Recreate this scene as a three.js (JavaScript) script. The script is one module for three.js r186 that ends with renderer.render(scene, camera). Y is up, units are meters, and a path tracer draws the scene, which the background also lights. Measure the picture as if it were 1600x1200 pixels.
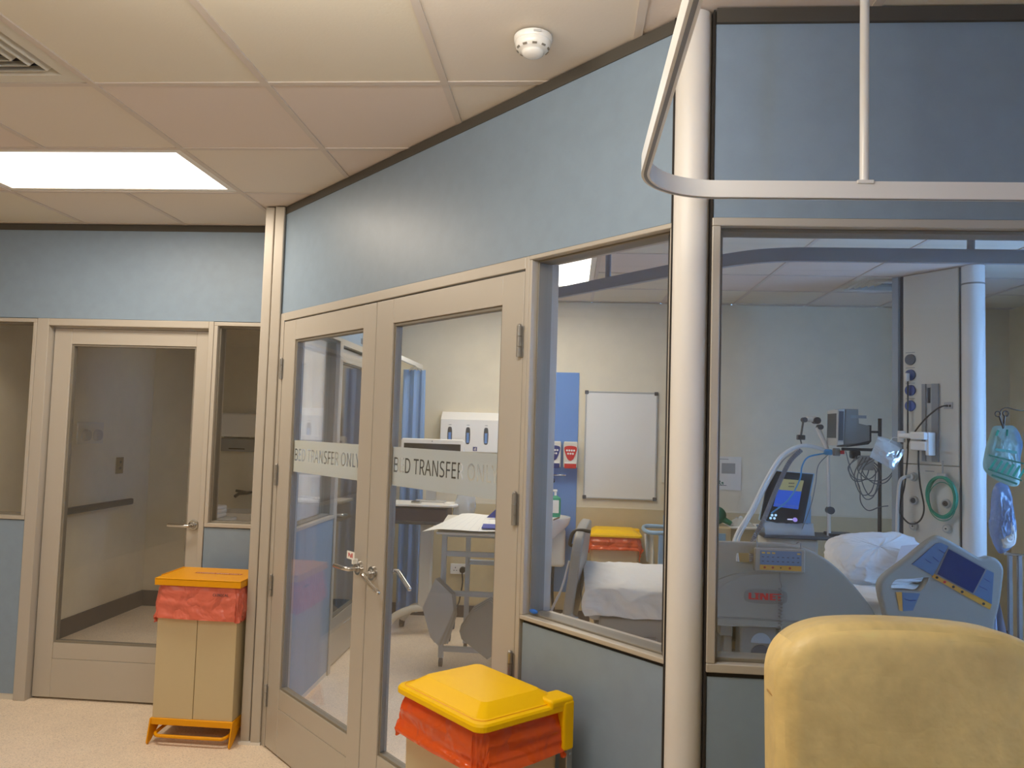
import * as THREE from 'three';
import { mergeGeometries, toCreasedNormals, mergeVertices } from 'three/addons/utils/BufferGeometryUtils.js';
import { RoundedBoxGeometry } from 'three/addons/geometries/RoundedBoxGeometry.js';
import { FontLoader } from 'three/addons/loaders/FontLoader.js';
import { RectAreaLightUniformsLib } from 'three/addons/lights/RectAreaLightUniformsLib.js';

// ---------------------------------------------------------------- camera, sky, exposure
const scene = new THREE.Scene();
const camera = new THREE.PerspectiveCamera(52.53, 4 / 3, 0.05, 60);
camera.position.set(0, 1.602, 0);
camera.rotation.set(0.0594, 0.0751, 0.0297, 'YXZ');
scene.background = new THREE.Color().setRGB(0.22, 0.48, 1.0);   // overcast blue daylight outside the ward window
scene.backgroundIntensity = 17;
const renderer = new THREE.WebGLRenderer();
renderer.toneMapping = THREE.LinearToneMapping;
renderer.toneMappingExposure = 1.0;
renderer.shadowMap.enabled = true;
RectAreaLightUniformsLib.init();
const PANEL_WARM = new THREE.Color().setRGB(1.0, 0.86, 0.7), PANEL_POWER = 13, BATTEN_WHITE = new THREE.Color().setRGB(1.0, 0.93, 0.84), BATTEN_POWER = 16;   // ward luminaires
const ROOM_WARM = new THREE.Color().setRGB(1.0, 0.9, 0.73), ROOM_POWER = 7.2;       // luminaire in the side room

// ---------------------------------------------------------------- helpers
const CEIL = 2.7246, GX = -1.6345, GZ = -2.4545;               // ceiling height and tile grid
const V = (x, y, z) => new THREE.Vector3(x, y, z);
let seed = 7;
const rnd = () => { seed = (seed * 1664525 + 1013904223) >>> 0; return seed / 4294967296; };
const hash = (x, y, s) => { let h = Math.imul(x, 374761393) ^ Math.imul(y, 668265263) ^ Math.imul(s, 2147483647); h = Math.imul(h ^ (h >>> 13), 1274126177); return ((h ^ (h >>> 16)) >>> 0) / 4294967296; };
function vnoise(x, y, period, s) {
  const xi = Math.floor(x), yi = Math.floor(y), fx = x - xi, fy = y - yi, m = (a) => ((a % period) + period) % period;
  const u = fx * fx * (3 - 2 * fx), v = fy * fy * (3 - 2 * fy);
  const a = hash(m(xi), m(yi), s), b = hash(m(xi + 1), m(yi), s), c = hash(m(xi), m(yi + 1), s), d = hash(m(xi + 1), m(yi + 1), s);
  return a + (b - a) * u + (c - a) * v + (a - b - c + d) * u * v;
}
const fbm = (x, y, p, s, o = 4) => { let t = 0, a = 0.5, n = 0; for (let k = 0; k < o; k++) { t += a * vnoise(x, y, p, s + k); n += a; x *= 2; y *= 2; p *= 2; a *= 0.5; } return t / n; };
function tex(size, metres, fn, srgb = true) {
  const d = new Uint8Array(size * size * 4);
  for (let j = 0; j < size; j++) for (let i = 0; i < size; i++) { const c = fn(i / size, j / size), k = (j * size + i) * 4; for (let q = 0; q < 3; q++) d[k + q] = Math.max(0, Math.min(255, Array.isArray(c) ? c[q] : c)); d[k + 3] = 255; }
  const t = new THREE.DataTexture(d, size, size); t.wrapS = t.wrapT = THREE.RepeatWrapping; t.magFilter = THREE.LinearFilter; t.minFilter = THREE.LinearMipmapLinearFilter; t.generateMipmaps = true;
  t.repeat.set(1 / metres, 1 / metres); if (srgb) t.colorSpace = THREE.SRGBColorSpace; t.needsUpdate = true; return t;
}
const tint = (c, a, s, n, oct = 4) => (u, v) => { const k = 1 + a * (fbm(u * n, v * n, n, s, oct) - 0.5) * 2; return [c[0] * k, c[1] * k, c[2] * k]; };
function canvasTex(w, h, draw) {
  const c = document.createElement('canvas'); c.width = w; c.height = h; draw(c.getContext('2d'), w, h);
  const t = new THREE.CanvasTexture(c); t.colorSpace = THREE.SRGBColorSpace; return t;
}
// geometries
const bx = (x0, x1, y0, y1, z0, z1, r = 0) => {
  const w = Math.abs(x1 - x0), h = Math.abs(y1 - y0), d = Math.abs(z1 - z0);
  const g = r ? new RoundedBoxGeometry(w, h, d, 2, Math.min(r, w / 2.01, h / 2.01, d / 2.01)) : new THREE.BoxGeometry(w, h, d);
  return g.translate((x0 + x1) / 2, (y0 + y1) / 2, (z0 + z1) / 2);
};
const cyl = (p, q, r, r2 = r, seg = 16) => {
  const a = V(...p), b = V(...q), d = b.clone().sub(a), g = new THREE.CylinderGeometry(r2, r, d.length(), seg);
  g.applyQuaternion(new THREE.Quaternion().setFromUnitVectors(V(0, 1, 0), d.clone().normalize()));
  return g.translate((a.x + b.x) / 2, (a.y + b.y) / 2, (a.z + b.z) / 2);
};
const ball = (p, r, sx = 1, sy = 1, sz = 1, seg = 20) => new THREE.SphereGeometry(r, seg, Math.round(seg * 0.7)).scale(sx, sy, sz).translate(...p);
const tube = (pts, r, seg = 40, rad = 8, closed = false) => new THREE.TubeGeometry(new THREE.CatmullRomCurve3(pts.map((p) => V(...p)), closed, 'catmullrom', 0.5), seg, r, rad, closed);
const shapeOf = (pts) => { const s = new THREE.Shape(); pts.forEach(([x, y], i) => (i ? s.lineTo(x, y) : s.moveTo(x, y))); s.closePath(); return s; };
const smooth = (pts, n = 60) => new THREE.CatmullRomCurve3(pts.map(([x, y]) => V(x, y, 0)), true, 'centripetal').getPoints(n).slice(0, -1).map((p) => [p.x, p.y]);
// outline in x,y pushed from z0 to z1 with a rounded edge
function slab(pts, z0, z1, bevel = 0, holes = [], segs = 3) {
  const s = shapeOf(pts); for (const h of holes) s.holes.push(shapeOf(h));
  const t = z1 - z0;
  const g = new THREE.ExtrudeGeometry(s, { depth: t - 2 * bevel, bevelEnabled: bevel > 0, bevelThickness: bevel, bevelSize: bevel, bevelOffset: -bevel, bevelSegments: segs, curveSegments: 12 });
  return g.translate(0, 0, z0 + bevel);
}
const rr = (w, d, r, y, cx = 0, cz = 0, n = 6) => {          // rounded rectangle ring in the xz plane
  const o = [], hx = w / 2, hz = d / 2, q = Math.min(r, hx, hz);
  for (const [sx, sz, a0] of [[1, 1, 0], [-1, 1, 90], [-1, -1, 180], [1, -1, 270]]) for (let k = 0; k <= n; k++) { const a = (a0 + (90 * k) / n) * Math.PI / 180; o.push(V(cx + sx * (hx - q) + q * Math.cos(a), y, cz + sz * (hz - q) + q * Math.sin(a))); }
  return o;
};
function loft(rings, bottom = true, top = true, crease = 0.7) {
  const pos = [], idx = [], n = rings[0].length;
  rings.forEach((r) => r.forEach((p) => pos.push(p.x, p.y, p.z)));
  for (let k = 0; k + 1 < rings.length; k++) for (let i = 0; i < n; i++) { const a = k * n + i, b = k * n + (i + 1) % n; idx.push(a, a + n, b, b, a + n, b + n); }
  const cap = (k, flip) => { const c = V(0, 0, 0); rings[k].forEach((p) => c.add(p)); c.divideScalar(n); const ci = pos.length / 3; pos.push(c.x, c.y, c.z); for (let i = 0; i < n; i++) { const a = k * n + i, b = k * n + (i + 1) % n; flip ? idx.push(ci, a, b) : idx.push(ci, b, a); } };
  if (bottom) cap(0, true); if (top) cap(rings.length - 1, false);
  const g = new THREE.BufferGeometry(); g.setAttribute('position', new THREE.Float32BufferAttribute(pos, 3)); g.setIndex(idx);
  return toCreasedNormals(g, crease);
}
function gridSurface(nu, nv, fn, closedU = false) {
  const pos = [], uv = [], idx = [];
  for (let j = 0; j <= nv; j++) for (let i = 0; i <= nu; i++) { const p = fn(i / nu, j / nv); pos.push(p.x, p.y, p.z); uv.push(i / nu, j / nv); }
  for (let j = 0; j < nv; j++) for (let i = 0; i < nu; i++) { const a = j * (nu + 1) + i, b = a + 1, c = a + nu + 1, d = c + 1; idx.push(a, b, c, b, d, c); }
  const g = new THREE.BufferGeometry(); g.setAttribute('position', new THREE.Float32BufferAttribute(pos, 3)); g.setAttribute('uv', new THREE.Float32BufferAttribute(uv, 2)); g.setIndex(idx); g.computeVertexNormals(); return g;
}
// horizontal rail of rectangular section along points [x, z]
function rail(path, y0, y1, t) {
  const rings = path.map(([x, z], i) => {
    const a = path[Math.max(0, i - 1)], b = path[Math.min(path.length - 1, i + 1)], l = Math.hypot(b[0] - a[0], b[1] - a[1]), nx = -(b[1] - a[1]) / l * t / 2, nz = (b[0] - a[0]) / l * t / 2;
    return [V(x + nx, y0, z + nz), V(x + nx, y1, z + nz), V(x - nx, y1, z - nz), V(x - nx, y0, z - nz)];
  });
  return loft(rings, true, true, 0.5);
}
const arcPts = (cx, cz, r, a0, a1, n = 14) => Array.from({ length: n + 1 }, (_, k) => { const a = (a0 + (a1 - a0) * k / n) * Math.PI / 180; return [cx + r * Math.cos(a), cz + r * Math.sin(a)]; });
function metreUV(g) {                                             // texture coordinates in metres, by the way each face points
  const p = g.attributes.position, uv = new Float32Array(p.count * 2), a = V(0, 0, 0), b = V(0, 0, 0), c = V(0, 0, 0);
  for (let i = 0; i < p.count; i += 3) {
    a.fromBufferAttribute(p, i); b.fromBufferAttribute(p, i + 1); c.fromBufferAttribute(p, i + 2);
    const n = b.clone().sub(a).cross(c.clone().sub(a)), ax = Math.abs(n.x), ay = Math.abs(n.y), az = Math.abs(n.z);
    [a, b, c].forEach((q, k) => { const [u, v] = ay >= ax && ay >= az ? [q.x, q.z] : ax >= az ? [q.z, q.y] : [q.x, q.y]; uv[(i + k) * 2] = u; uv[(i + k) * 2 + 1] = v; });
  }
  g.setAttribute('uv', new THREE.BufferAttribute(uv, 2)); return g;
}
const offsets = new Map();
function mesh(name, geos, mat, parent = scene, keepUV = false) {
  geos = (Array.isArray(geos) ? geos : [geos]).map((g) => {
    const q = g.index ? g.toNonIndexed() : g.clone(); if (!q.attributes.normal) q.computeVertexNormals(); if (!q.attributes.uv) q.setAttribute('uv', new THREE.BufferAttribute(new Float32Array(q.attributes.position.count * 2), 2));
    for (const k of Object.keys(q.attributes)) if (!['position', 'normal', 'uv'].includes(k)) q.deleteAttribute(k);
    q.morphAttributes = {}; return q;
  });
  let g = geos.length > 1 ? mergeGeometries(geos) : geos[0];
  const o = offsets.get(parent); if (o) g.translate(-o[0], -o[1], -o[2]);
  if (!keepUV) g = metreUV(g);
  const m = new THREE.Mesh(g, mat); m.name = name; m.castShadow = m.receiveShadow = true;
  if (o) offsets.set(m, o);
  parent.add(m); return m;
}
const used = new Map();
const numbered = (name) => { const k = used.get(name) || 0; used.set(name, k + 1); return k ? name + '_' + String(k).padStart(3, '0') : name; };
// a thing: Group at its base; 'world' lets its parts be written in room coordinates
function thing(name, label, category, at = [0, 0, 0], turn = 0, group, world = true) {
  const o = new THREE.Group(); o.name = numbered(name); o.position.set(...at); o.rotation.y = turn; scene.add(o);
  o.userData = { label, category }; if (group) o.userData.group = group;
  if (world && !turn) offsets.set(o, at);
  return o;
}
function struct(name, label, at = [0, 0, 0], turn = 0) { const o = new THREE.Group(); o.name = name; o.position.set(...at); o.rotation.y = turn; scene.add(o); o.userData = { kind: 'structure', label, category: name.split('_')[0] === 'trim' ? 'trim' : name.split('_')[0] }; return o; }
const tag = (o, label, category, group) => { o.name = numbered(o.name); o.userData = { label, category }; if (group) o.userData.group = group; return o; };

// ---------------------------------------------------------------- materials
const S = (hex, rough = 0.6, metal = 0, more = {}) => new THREE.MeshStandardMaterial({ color: hex, roughness: rough, metalness: metal, ...more });
const P = (o) => new THREE.MeshPhysicalMaterial(o);
const fineGrain = tex(256, 0.12, (u, v) => 110 + 80 * fbm(u * 32, v * 32, 32, 3, 3), false);
const tileGrain = tex(256, 0.25, (u, v) => 128 + 90 * (fbm(u * 40, v * 40, 40, 9, 3) - 0.5), false);
const floorMap = tex(1024, 1.1, (u, v) => { const s = hash(Math.floor(u * 340), Math.floor(v * 340), 5), t = hash(Math.floor(u * 170 + 3), Math.floor(v * 170), 8), k = 1 + 0.05 * (fbm(u * 9, v * 9, 9, 2, 3) - 0.5) + (s > 0.8 ? 0.05 : s < 0.2 ? -0.06 : 0) + (t > 0.9 ? -0.06 : 0); return [242 * k, 224 * k, 200 * k]; });
const vinylMap = tex(512, 0.62, (u, v) => { const a = fbm(u * 5, v * 5, 5, 21, 5), b = fbm(u * 40 + 3, v * 34, 40, 31, 3), k = 0.86 + 0.26 * a + 0.05 * (b - 0.5); return [240 * k, 212 * k, 146 * (k - 0.03)]; });
const vinylBump = tex(512, 0.62, (u, v) => { const a = fbm(u * 10 + 2 * fbm(u * 6, v * 6, 6, 55, 2), v * 14, 10, 77, 4); return 128 + 120 * (Math.abs(a - 0.5) * 2 - 0.3) + 30 * (fbm(u * 90, v * 90, 90, 12, 2) - 0.5); }, false);
const clothBump = tex(512, 1.0, (u, v) => 60 + 140 * fbm(u * 6 + 1.5 * fbm(u * 4, v * 4, 4, 15, 2), v * 5, 6, 41, 5), false);
const plasticBump = tex(512, 0.5, (u, v) => { const a = fbm(u * 5 + 2 * fbm(u * 3, v * 3, 3, 5, 2), v * 5, 5, 61, 4); return 255 * Math.abs(a - 0.5) * 2; }, false);
const wallMap = tex(512, 1.6, tint([226, 217, 194], 0.025, 17, 12, 4));
const tanMap = tex(256, 0.8, tint([205, 188, 148], 0.03, 19, 9, 4));
const blueMap = tex(512, 1.2, tint([139, 158, 176], 0.02, 23, 30, 3));
const M = {
  blue: new THREE.MeshStandardMaterial({ map: blueMap, roughness: 0.42, bumpMap: fineGrain, bumpScale: 0.0002 }),
  frame: S(0xbfb8ac, 0.42, 0.2), frameDark: S(0x8a8478, 0.5, 0.3), gasket: S(0x2b2724, 0.8), strip: S(0x57534c, 0.6, 0.2),
  column: S(0xe8e4dd, 0.42),
  wall: new THREE.MeshStandardMaterial({ map: wallMap, roughness: 0.75 }), tan: new THREE.MeshStandardMaterial({ map: tanMap, roughness: 0.55 }),
  floor: new THREE.MeshStandardMaterial({ map: floorMap, roughness: 0.5 }),
  tile: new THREE.MeshStandardMaterial({ color: 0xe2d8ca, roughness: 0.95, bumpMap: tileGrain, bumpScale: 0.0006 }), tileB: new THREE.MeshStandardMaterial({ color: 0xe0d3c8, roughness: 0.95, bumpMap: tileGrain, bumpScale: 0.0006 }), tileC: new THREE.MeshStandardMaterial({ color: 0xe0d8c6, roughness: 0.95, bumpMap: tileGrain, bumpScale: 0.0006 }),
  tee: S(0xd3c8bd, 0.6), skirt: S(0x453d3a, 0.5), white: S(0xece9e2, 0.45), offwhite: S(0xd8d4c8, 0.5), gloss: S(0xf0eee8, 0.22), paper: S(0xf2f1ec, 0.8),
  glass: P({ color: 0xffffff, roughness: 0.0, transmission: 1, thickness: 0, ior: 1.52, specularIntensity: 1 }),
  film: P({ color: 0xc9ccc0, roughness: 0.92, transmission: 0.42, thickness: 0, ior: 1.3 }),
  chrome: S(0xc8c6c2, 0.16, 1), steel: S(0xa9a7a3, 0.3, 0.75), darkSteel: S(0x55514c, 0.4, 0.8),
  yellow: P({ color: 0xffca00, roughness: 0.42, specularIntensity: 0.3 }), amber: P({ color: 0xeea40c, roughness: 0.34, specularIntensity: 0.5 }), beige: S(0xccba92, 0.5), beigeDark: S(0x8a7a58, 0.5),
  bag: P({ color: 0xff6a22, roughness: 0.2, transmission: 0.4, thickness: 0, bumpMap: plasticBump, bumpScale: 0.016, side: THREE.DoubleSide }),
  salmon: P({ color: 0xef7a62, roughness: 0.28, transmission: 0.25, thickness: 0, bumpMap: plasticBump, bumpScale: 0.018, side: THREE.DoubleSide }),
  vinyl: new THREE.MeshStandardMaterial({ map: vinylMap, roughness: 0.42, bumpMap: vinylBump, bumpScale: 0.0035 }),
  piping: S(0xb8904a, 0.5), wood: S(0x6b4a2c, 0.5),
  black: S(0x17171a, 0.45), rubber: S(0x2a2a2c, 0.75), grey: S(0x8d8f90, 0.5), lightGrey: S(0xb9b9b6, 0.5), blueGrey: S(0x9aa4ae, 0.45), darkGrey: S(0x4a4b50, 0.5), plum: S(0x55484c, 0.4),
  sheet: new THREE.MeshStandardMaterial({ color: 0xe9e6df, roughness: 0.9, bumpMap: clothBump, bumpScale: 0.03, side: THREE.DoubleSide }),
  pillow: new THREE.MeshStandardMaterial({ color: 0xe3e1df, roughness: 0.9, bumpMap: clothBump, bumpScale: 0.03 }),
  bedPlastic: S(0x98958c, 0.4), bedGrey: S(0x82807a, 0.45), keyBlue: S(0x566f90, 0.35), keyOrange: S(0xd59a3a, 0.4), lcd: S(0x132a58, 0.2, 0, { emissive: 0x123a90, emissiveIntensity: 0.04 }),
  curtain: new THREE.MeshStandardMaterial({ color: 0x86a6cf, roughness: 0.9, side: THREE.DoubleSide }), bluePanel: S(0x7097d2, 0.25), green: S(0x1f9a78, 0.4), darkGreen: S(0x0e6a4a, 0.55), red: S(0xcc2a2c, 0.4), navy: S(0x26357e, 0.4), lightBlue: S(0x8fb2d0, 0.4), tealTube: P({ color: 0x3fb795, roughness: 0.25, transmission: 0.3, thickness: 0 }),
  clear: P({ color: 0xf2f6fa, roughness: 0.12, transmission: 0.72, thickness: 0, bumpMap: plasticBump, bumpScale: 0.008, side: THREE.DoubleSide }),
  silver: P({ color: 0xd9d6d0, roughness: 0.18, metalness: 0.55, bumpMap: plasticBump, bumpScale: 0.01, side: THREE.DoubleSide }),
  hose: S(0xd9dad8, 0.35), hoseGrey: S(0x77777f, 0.45), cable: S(0x2c2b2c, 0.55), cableGrey: S(0x74726e, 0.5), blueLine: S(0x3b8cc4, 0.3), file: S(0xb2aea5, 0.55), fileDark: S(0x8f8c83, 0.6), paleFrame: S(0xb9bfc5, 0.45), purple: S(0x3c4aa0, 0.6), blueBag: P({ color: 0xb4cdf0, roughness: 0.2, transmission: 0.6, thickness: 0, side: THREE.DoubleSide, bumpMap: plasticBump, bumpScale: 0.01 }),
};

// ================================================================ the setting
const XL = -5.2, XR = 3.62, ZF = 2.6, ZBK = -6.7, ZANTE = -6.58, ZA = -4.265, ZC = -2.017, POST = [-1.5018, -3.8887], BANG = -Math.atan2(0.71954, 0.69445), BLEN = 2.5512;
{ // floor
  const f = struct('floor', 'pale speckled beige vinyl floor'); mesh('vinyl_sheet', bx(XL - 0.1, XR + 0.1, -0.06, 0, ZBK - 0.1, ZF + 0.1), M.floor, f);
}
const TAKEN = new Set();                                          // cells without a tile: luminaires and grilles
const cellOf = (i, j) => [GX + 0.6 * i, GX + 0.6 * i + 0.6, GZ - 0.6 * j - 0.6, GZ - 0.6 * j];
for (const [i, j] of [[-2, 1], [-1, 1], [-1, -1], [2, 4], [2, 5], [6, 5], [1, 4], [1, 5], [-5, -5], [-4, -5]]) TAKEN.add(i + ',' + j);
{ // suspended ceiling
  const c = struct('ceiling', 'suspended ceiling of square off-white tiles in a thin metal grid');
  mesh('slab', bx(XL - 0.1, XR + 0.1, CEIL + 0.12, CEIL + 0.2, ZBK - 0.1, ZF + 0.1), M.white, c);
  const tileGeo = metreUV(new RoundedBoxGeometry(0.582, 0.016, 0.582, 1, 0.003));
  for (let i = -6; i <= 8; i++) for (let j = -9; j <= 7; j++) {
    if (TAKEN.has(i + ',' + j)) continue;
    const [x0, , z0] = cellOf(i, j), t = new THREE.Mesh(tileGeo, [M.tile, M.tileB, M.tileC][Math.floor(hash(i + 40, j + 40, 3) * 3)]);
    t.name = 'tile'; t.position.set(x0 + 0.3, CEIL + 0.0115 + hash(i + 20, j + 60, 8) * 0.002, z0 + 0.3); t.castShadow = t.receiveShadow = true; c.add(t);
  }
  const PAIRS = new Set(['-2,1|-1,1', '1,4|1,5', '-5,-5|-4,-5', '2,4|2,5']);   // no bar inside a luminaire that fills two cells
  const runs = (lo, hi, cut) => { const o = []; let st = lo; for (let k = lo; k <= hi; k++) if (k === hi || cut(k)) { if (k > st) o.push([st, k]); st = k + 1; } return o; };
  for (let i = -6; i <= 9; i++) for (const [a, b] of runs(-9, 8, (j) => PAIRS.has((i - 1) + ',' + j + '|' + i + ',' + j))) mesh('grid_tee', bx(GX + 0.6 * i - 0.012, GX + 0.6 * i + 0.012, CEIL, CEIL + 0.03, Math.max(ZBK, GZ - 0.6 * b), Math.min(ZF, GZ - 0.6 * a)), M.tee, c);
  for (let j = -9; j <= 7; j++) for (const [a, b] of runs(-6, 9, (i) => PAIRS.has(i + ',' + (j - 1) + '|' + i + ',' + j))) mesh('grid_tee', bx(Math.max(XL, GX + 0.6 * a), Math.min(XR, GX + 0.6 * b), CEIL + 0.001, CEIL + 0.03, GZ - 0.6 * j - 0.012, GZ - 0.6 * j + 0.012), M.tee, c);
}
// -------- generic pieces, written along a wall: s along it, h up, n towards the ward
const barFrame = (s0, s1, h0, h1, w, n0, n1, r = 0.003) => [bx(s0, s1, h1 - w, h1, n0, n1, r), bx(s0, s1, h0, h0 + w, n0, n1, r), bx(s0, s0 + w, h0 + w, h1 - w, n0, n1, r), bx(s1 - w, s1, h0 + w, h1 - w, n0, n1, r)];
function windowUnit(name, label, at, turn, s0, s1, h0, h1, mullions = [], fw = 0.022, bw = 0.01) {
  const w = struct(name, label, at, turn);
  mesh('window_frame', barFrame(s0, s1, h0, h1, fw, -0.12, 0), M.frame, w);
  mesh('glazing_bead', barFrame(s0 + fw, s1 - fw, h0 + fw, h1 - fw, bw, -0.085, -0.026, 0.002), M.frameDark, w);
  for (const s of mullions) mesh('mullion', bx(s - 0.025, s + 0.025, h0, h1, -0.12, 0, 0.003), M.frame, w);
  const e = [s0 + fw, ...mullions, s1 - fw];
  for (let k = 0; k + 1 < e.length; k++) mesh('pane', bx(e[k] + (k ? 0.02 : 0), e[k + 1] - (k + 2 < e.length ? 0.02 : 0), h0 + fw, h1 - fw, -0.052, -0.046), M.glass, w);
  return w;
}
const font = await new FontLoader().loadAsync('fonts/droid/droid_sans_regular.typeface.json');
const fontBold = await new FontLoader().loadAsync('fonts/droid/droid_sans_bold.typeface.json');
function textShapes(f, text, x0, x1, y0, y1) {                    // letters fitted to a box
  const sh = f.generateShapes(text, 1); let a = 1e9, b = -1e9, c = 1e9, d = -1e9;
  const pts = sh.map((s) => s.extractPoints(6)); pts.forEach((q) => q.shape.forEach((p) => { a = Math.min(a, p.x); b = Math.max(b, p.x); c = Math.min(c, p.y); d = Math.max(d, p.y); }));
  const map = (p) => [x0 + (p.x - a) / (b - a) * (x1 - x0), y0 + (p.y - c) / (d - c) * (y1 - y0)];
  return pts.map((q) => ({ outline: q.shape.map(map), holes: q.holes.map((h) => h.map(map)) }));
}
const textGeo = (f, text, x0, x1, y0, y1, z, t = 0.0015) => textShapes(f, text, x0, x1, y0, y1).map((q) => slab(q.outline, z, z + t, 0, q.holes));
function leaf(d, s0, s1, h0, h1, n0, n1, stileL, stileR, bottom, top) {
  mesh('stile', bx(s0, s0 + stileL, h0, h1, n0, n1, 0.003), M.frame, d); mesh('stile', bx(s1 - stileR, s1, h0, h1, n0, n1, 0.003), M.frame, d);
  mesh('top_rail', bx(s0 + stileL, s1 - stileR, h1 - top, h1, n0, n1 - 0.001, 0.002), M.frame, d);
  mesh('bottom_rail', bx(s0 + stileL, s1 - stileR, h0, h0 + bottom - 0.09, n0, n1 - 0.001, 0.002), M.frame, d);
  mesh('middle_rail', bx(s0 + stileL, s1 - stileR, h0 + bottom - 0.089, h0 + bottom, n0, n1 - 0.003, 0.002), M.frame, d);
  const a = s0 + stileL, b = s1 - stileR, c = h0 + bottom, e = h1 - top;
  mesh('glazing_bead', barFrame(a, b, c, e, 0.012, n0 + 0.004, n1 - 0.008, 0.002), M.frameDark, d);
  mesh('pane', bx(a + 0.008, b - 0.008, c + 0.008, e - 0.008, (n0 + n1) / 2 - 0.003, (n0 + n1) / 2 + 0.003), M.glass, d);
  return { a, b, c, e, g: (n0 + n1) / 2 + 0.003 };
}
function lever(d, s, h, n, dir, drop, side = 1) {                 // rose and lever handle; side 1 towards the ward
  const k = mesh('door_handle', [tube([[s, h, n], [s, h, n + side * 0.045], [s + dir * 0.02, h, n + side * 0.058], [s + dir * 0.07, h - drop * 0.5, n + side * 0.056], [s + dir * 0.125, h - drop, n + side * 0.05]], 0.0095, 30, 10), ball([s + dir * 0.125, h - drop, n + side * 0.05], 0.0095, 1, 1, 1, 10)], M.chrome, d);
  mesh('rose', [cyl([s, h, n], [s, h, n + side * 0.012], 0.031, 0.028, 24)], M.chrome, k);
  mesh('keyhole_rose', [cyl([s, h - 0.001, n + side * 0.012], [s, h - 0.001, n + side * 0.016], 0.018, 0.016, 20)], M.steel, k);
}
const hinge = (d, s, h, n) => mesh('hinge', [cyl([s, h - 0.05, n], [s, h - 0.018, n], 0.0085, 0.0085, 12), cyl([s, h - 0.0165, n], [s, h + 0.0165, n], 0.0085, 0.0085, 12), cyl([s, h + 0.018, n], [s, h + 0.05, n], 0.0085, 0.0085, 12), ball([s, h + 0.052, n], 0.007, 1, 1, 1, 8), bx(s, s + 0.018, h - 0.05, h + 0.05, n - 0.008, n - 0.005)], M.steel, d);

// -------- wall with the single glazed door
{
  const at = [0, 0, ZA], w = struct('wall_left', 'blue grey partition wall with a glazed single door', at);
  mesh('upper_panel', bx(XL, -1.6, 2.172, 2.688, -0.11, -0.008), M.blue, w);
  mesh('shadow_strip', bx(XL, -1.6, 2.688, CEIL, -0.11, -0.004), M.strip, w);
  mesh('lower_panel', bx(XL, -3.09, 0.035, 1.006, -0.11, -0.008), M.blue, w);
  mesh('lower_panel', bx(-2.03, -1.6, 0.035, 1.006, -0.11, -0.008), M.blue, w);
  mesh('bottom_channel', [bx(XL, -3.09, 0, 0.035, -0.11, -0.012), bx(-2.03, -1.6, 0, 0.035, -0.11, -0.012)], M.offwhite, w);
  mesh('door_frame', [bx(-3.088, -3.018, 0, 2.17, -0.12, 0, 0.003), bx(-2.062, -2.032, 0, 2.17, -0.12, 0, 0.003), bx(-3.018, -2.062, 2.13, 2.17, -0.12, 0, 0.003), bx(-3.018, -2.062, 2.12, 2.132, -0.12, -0.05)], M.frame, w);
  mesh('end_frame', bx(-1.71, -1.6, 0, 2.17, -0.12, -0.001, 0.003), M.frame, w);
  windowUnit('window_1', 'wide window at the far left above a blue grey panel', at, 0, XL + 0.1, -3.09, 1.01, 2.168, [-4.1]);
  windowUnit('window_2', 'narrow sidelight window beside the single door', at, 0, -2.03, -1.7, 1.01, 2.168);
  const d = struct('door_1', 'single glazed door in a silver frame behind the metal bin', at);
  leaf(d, -3.012, -2.068, 0.012, 2.118, -0.095, -0.05, 0.107, 0.085, 0.305, 0.09);
  lever(d, -2.112, 1.012, -0.05, -1, 0.0);
}
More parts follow.
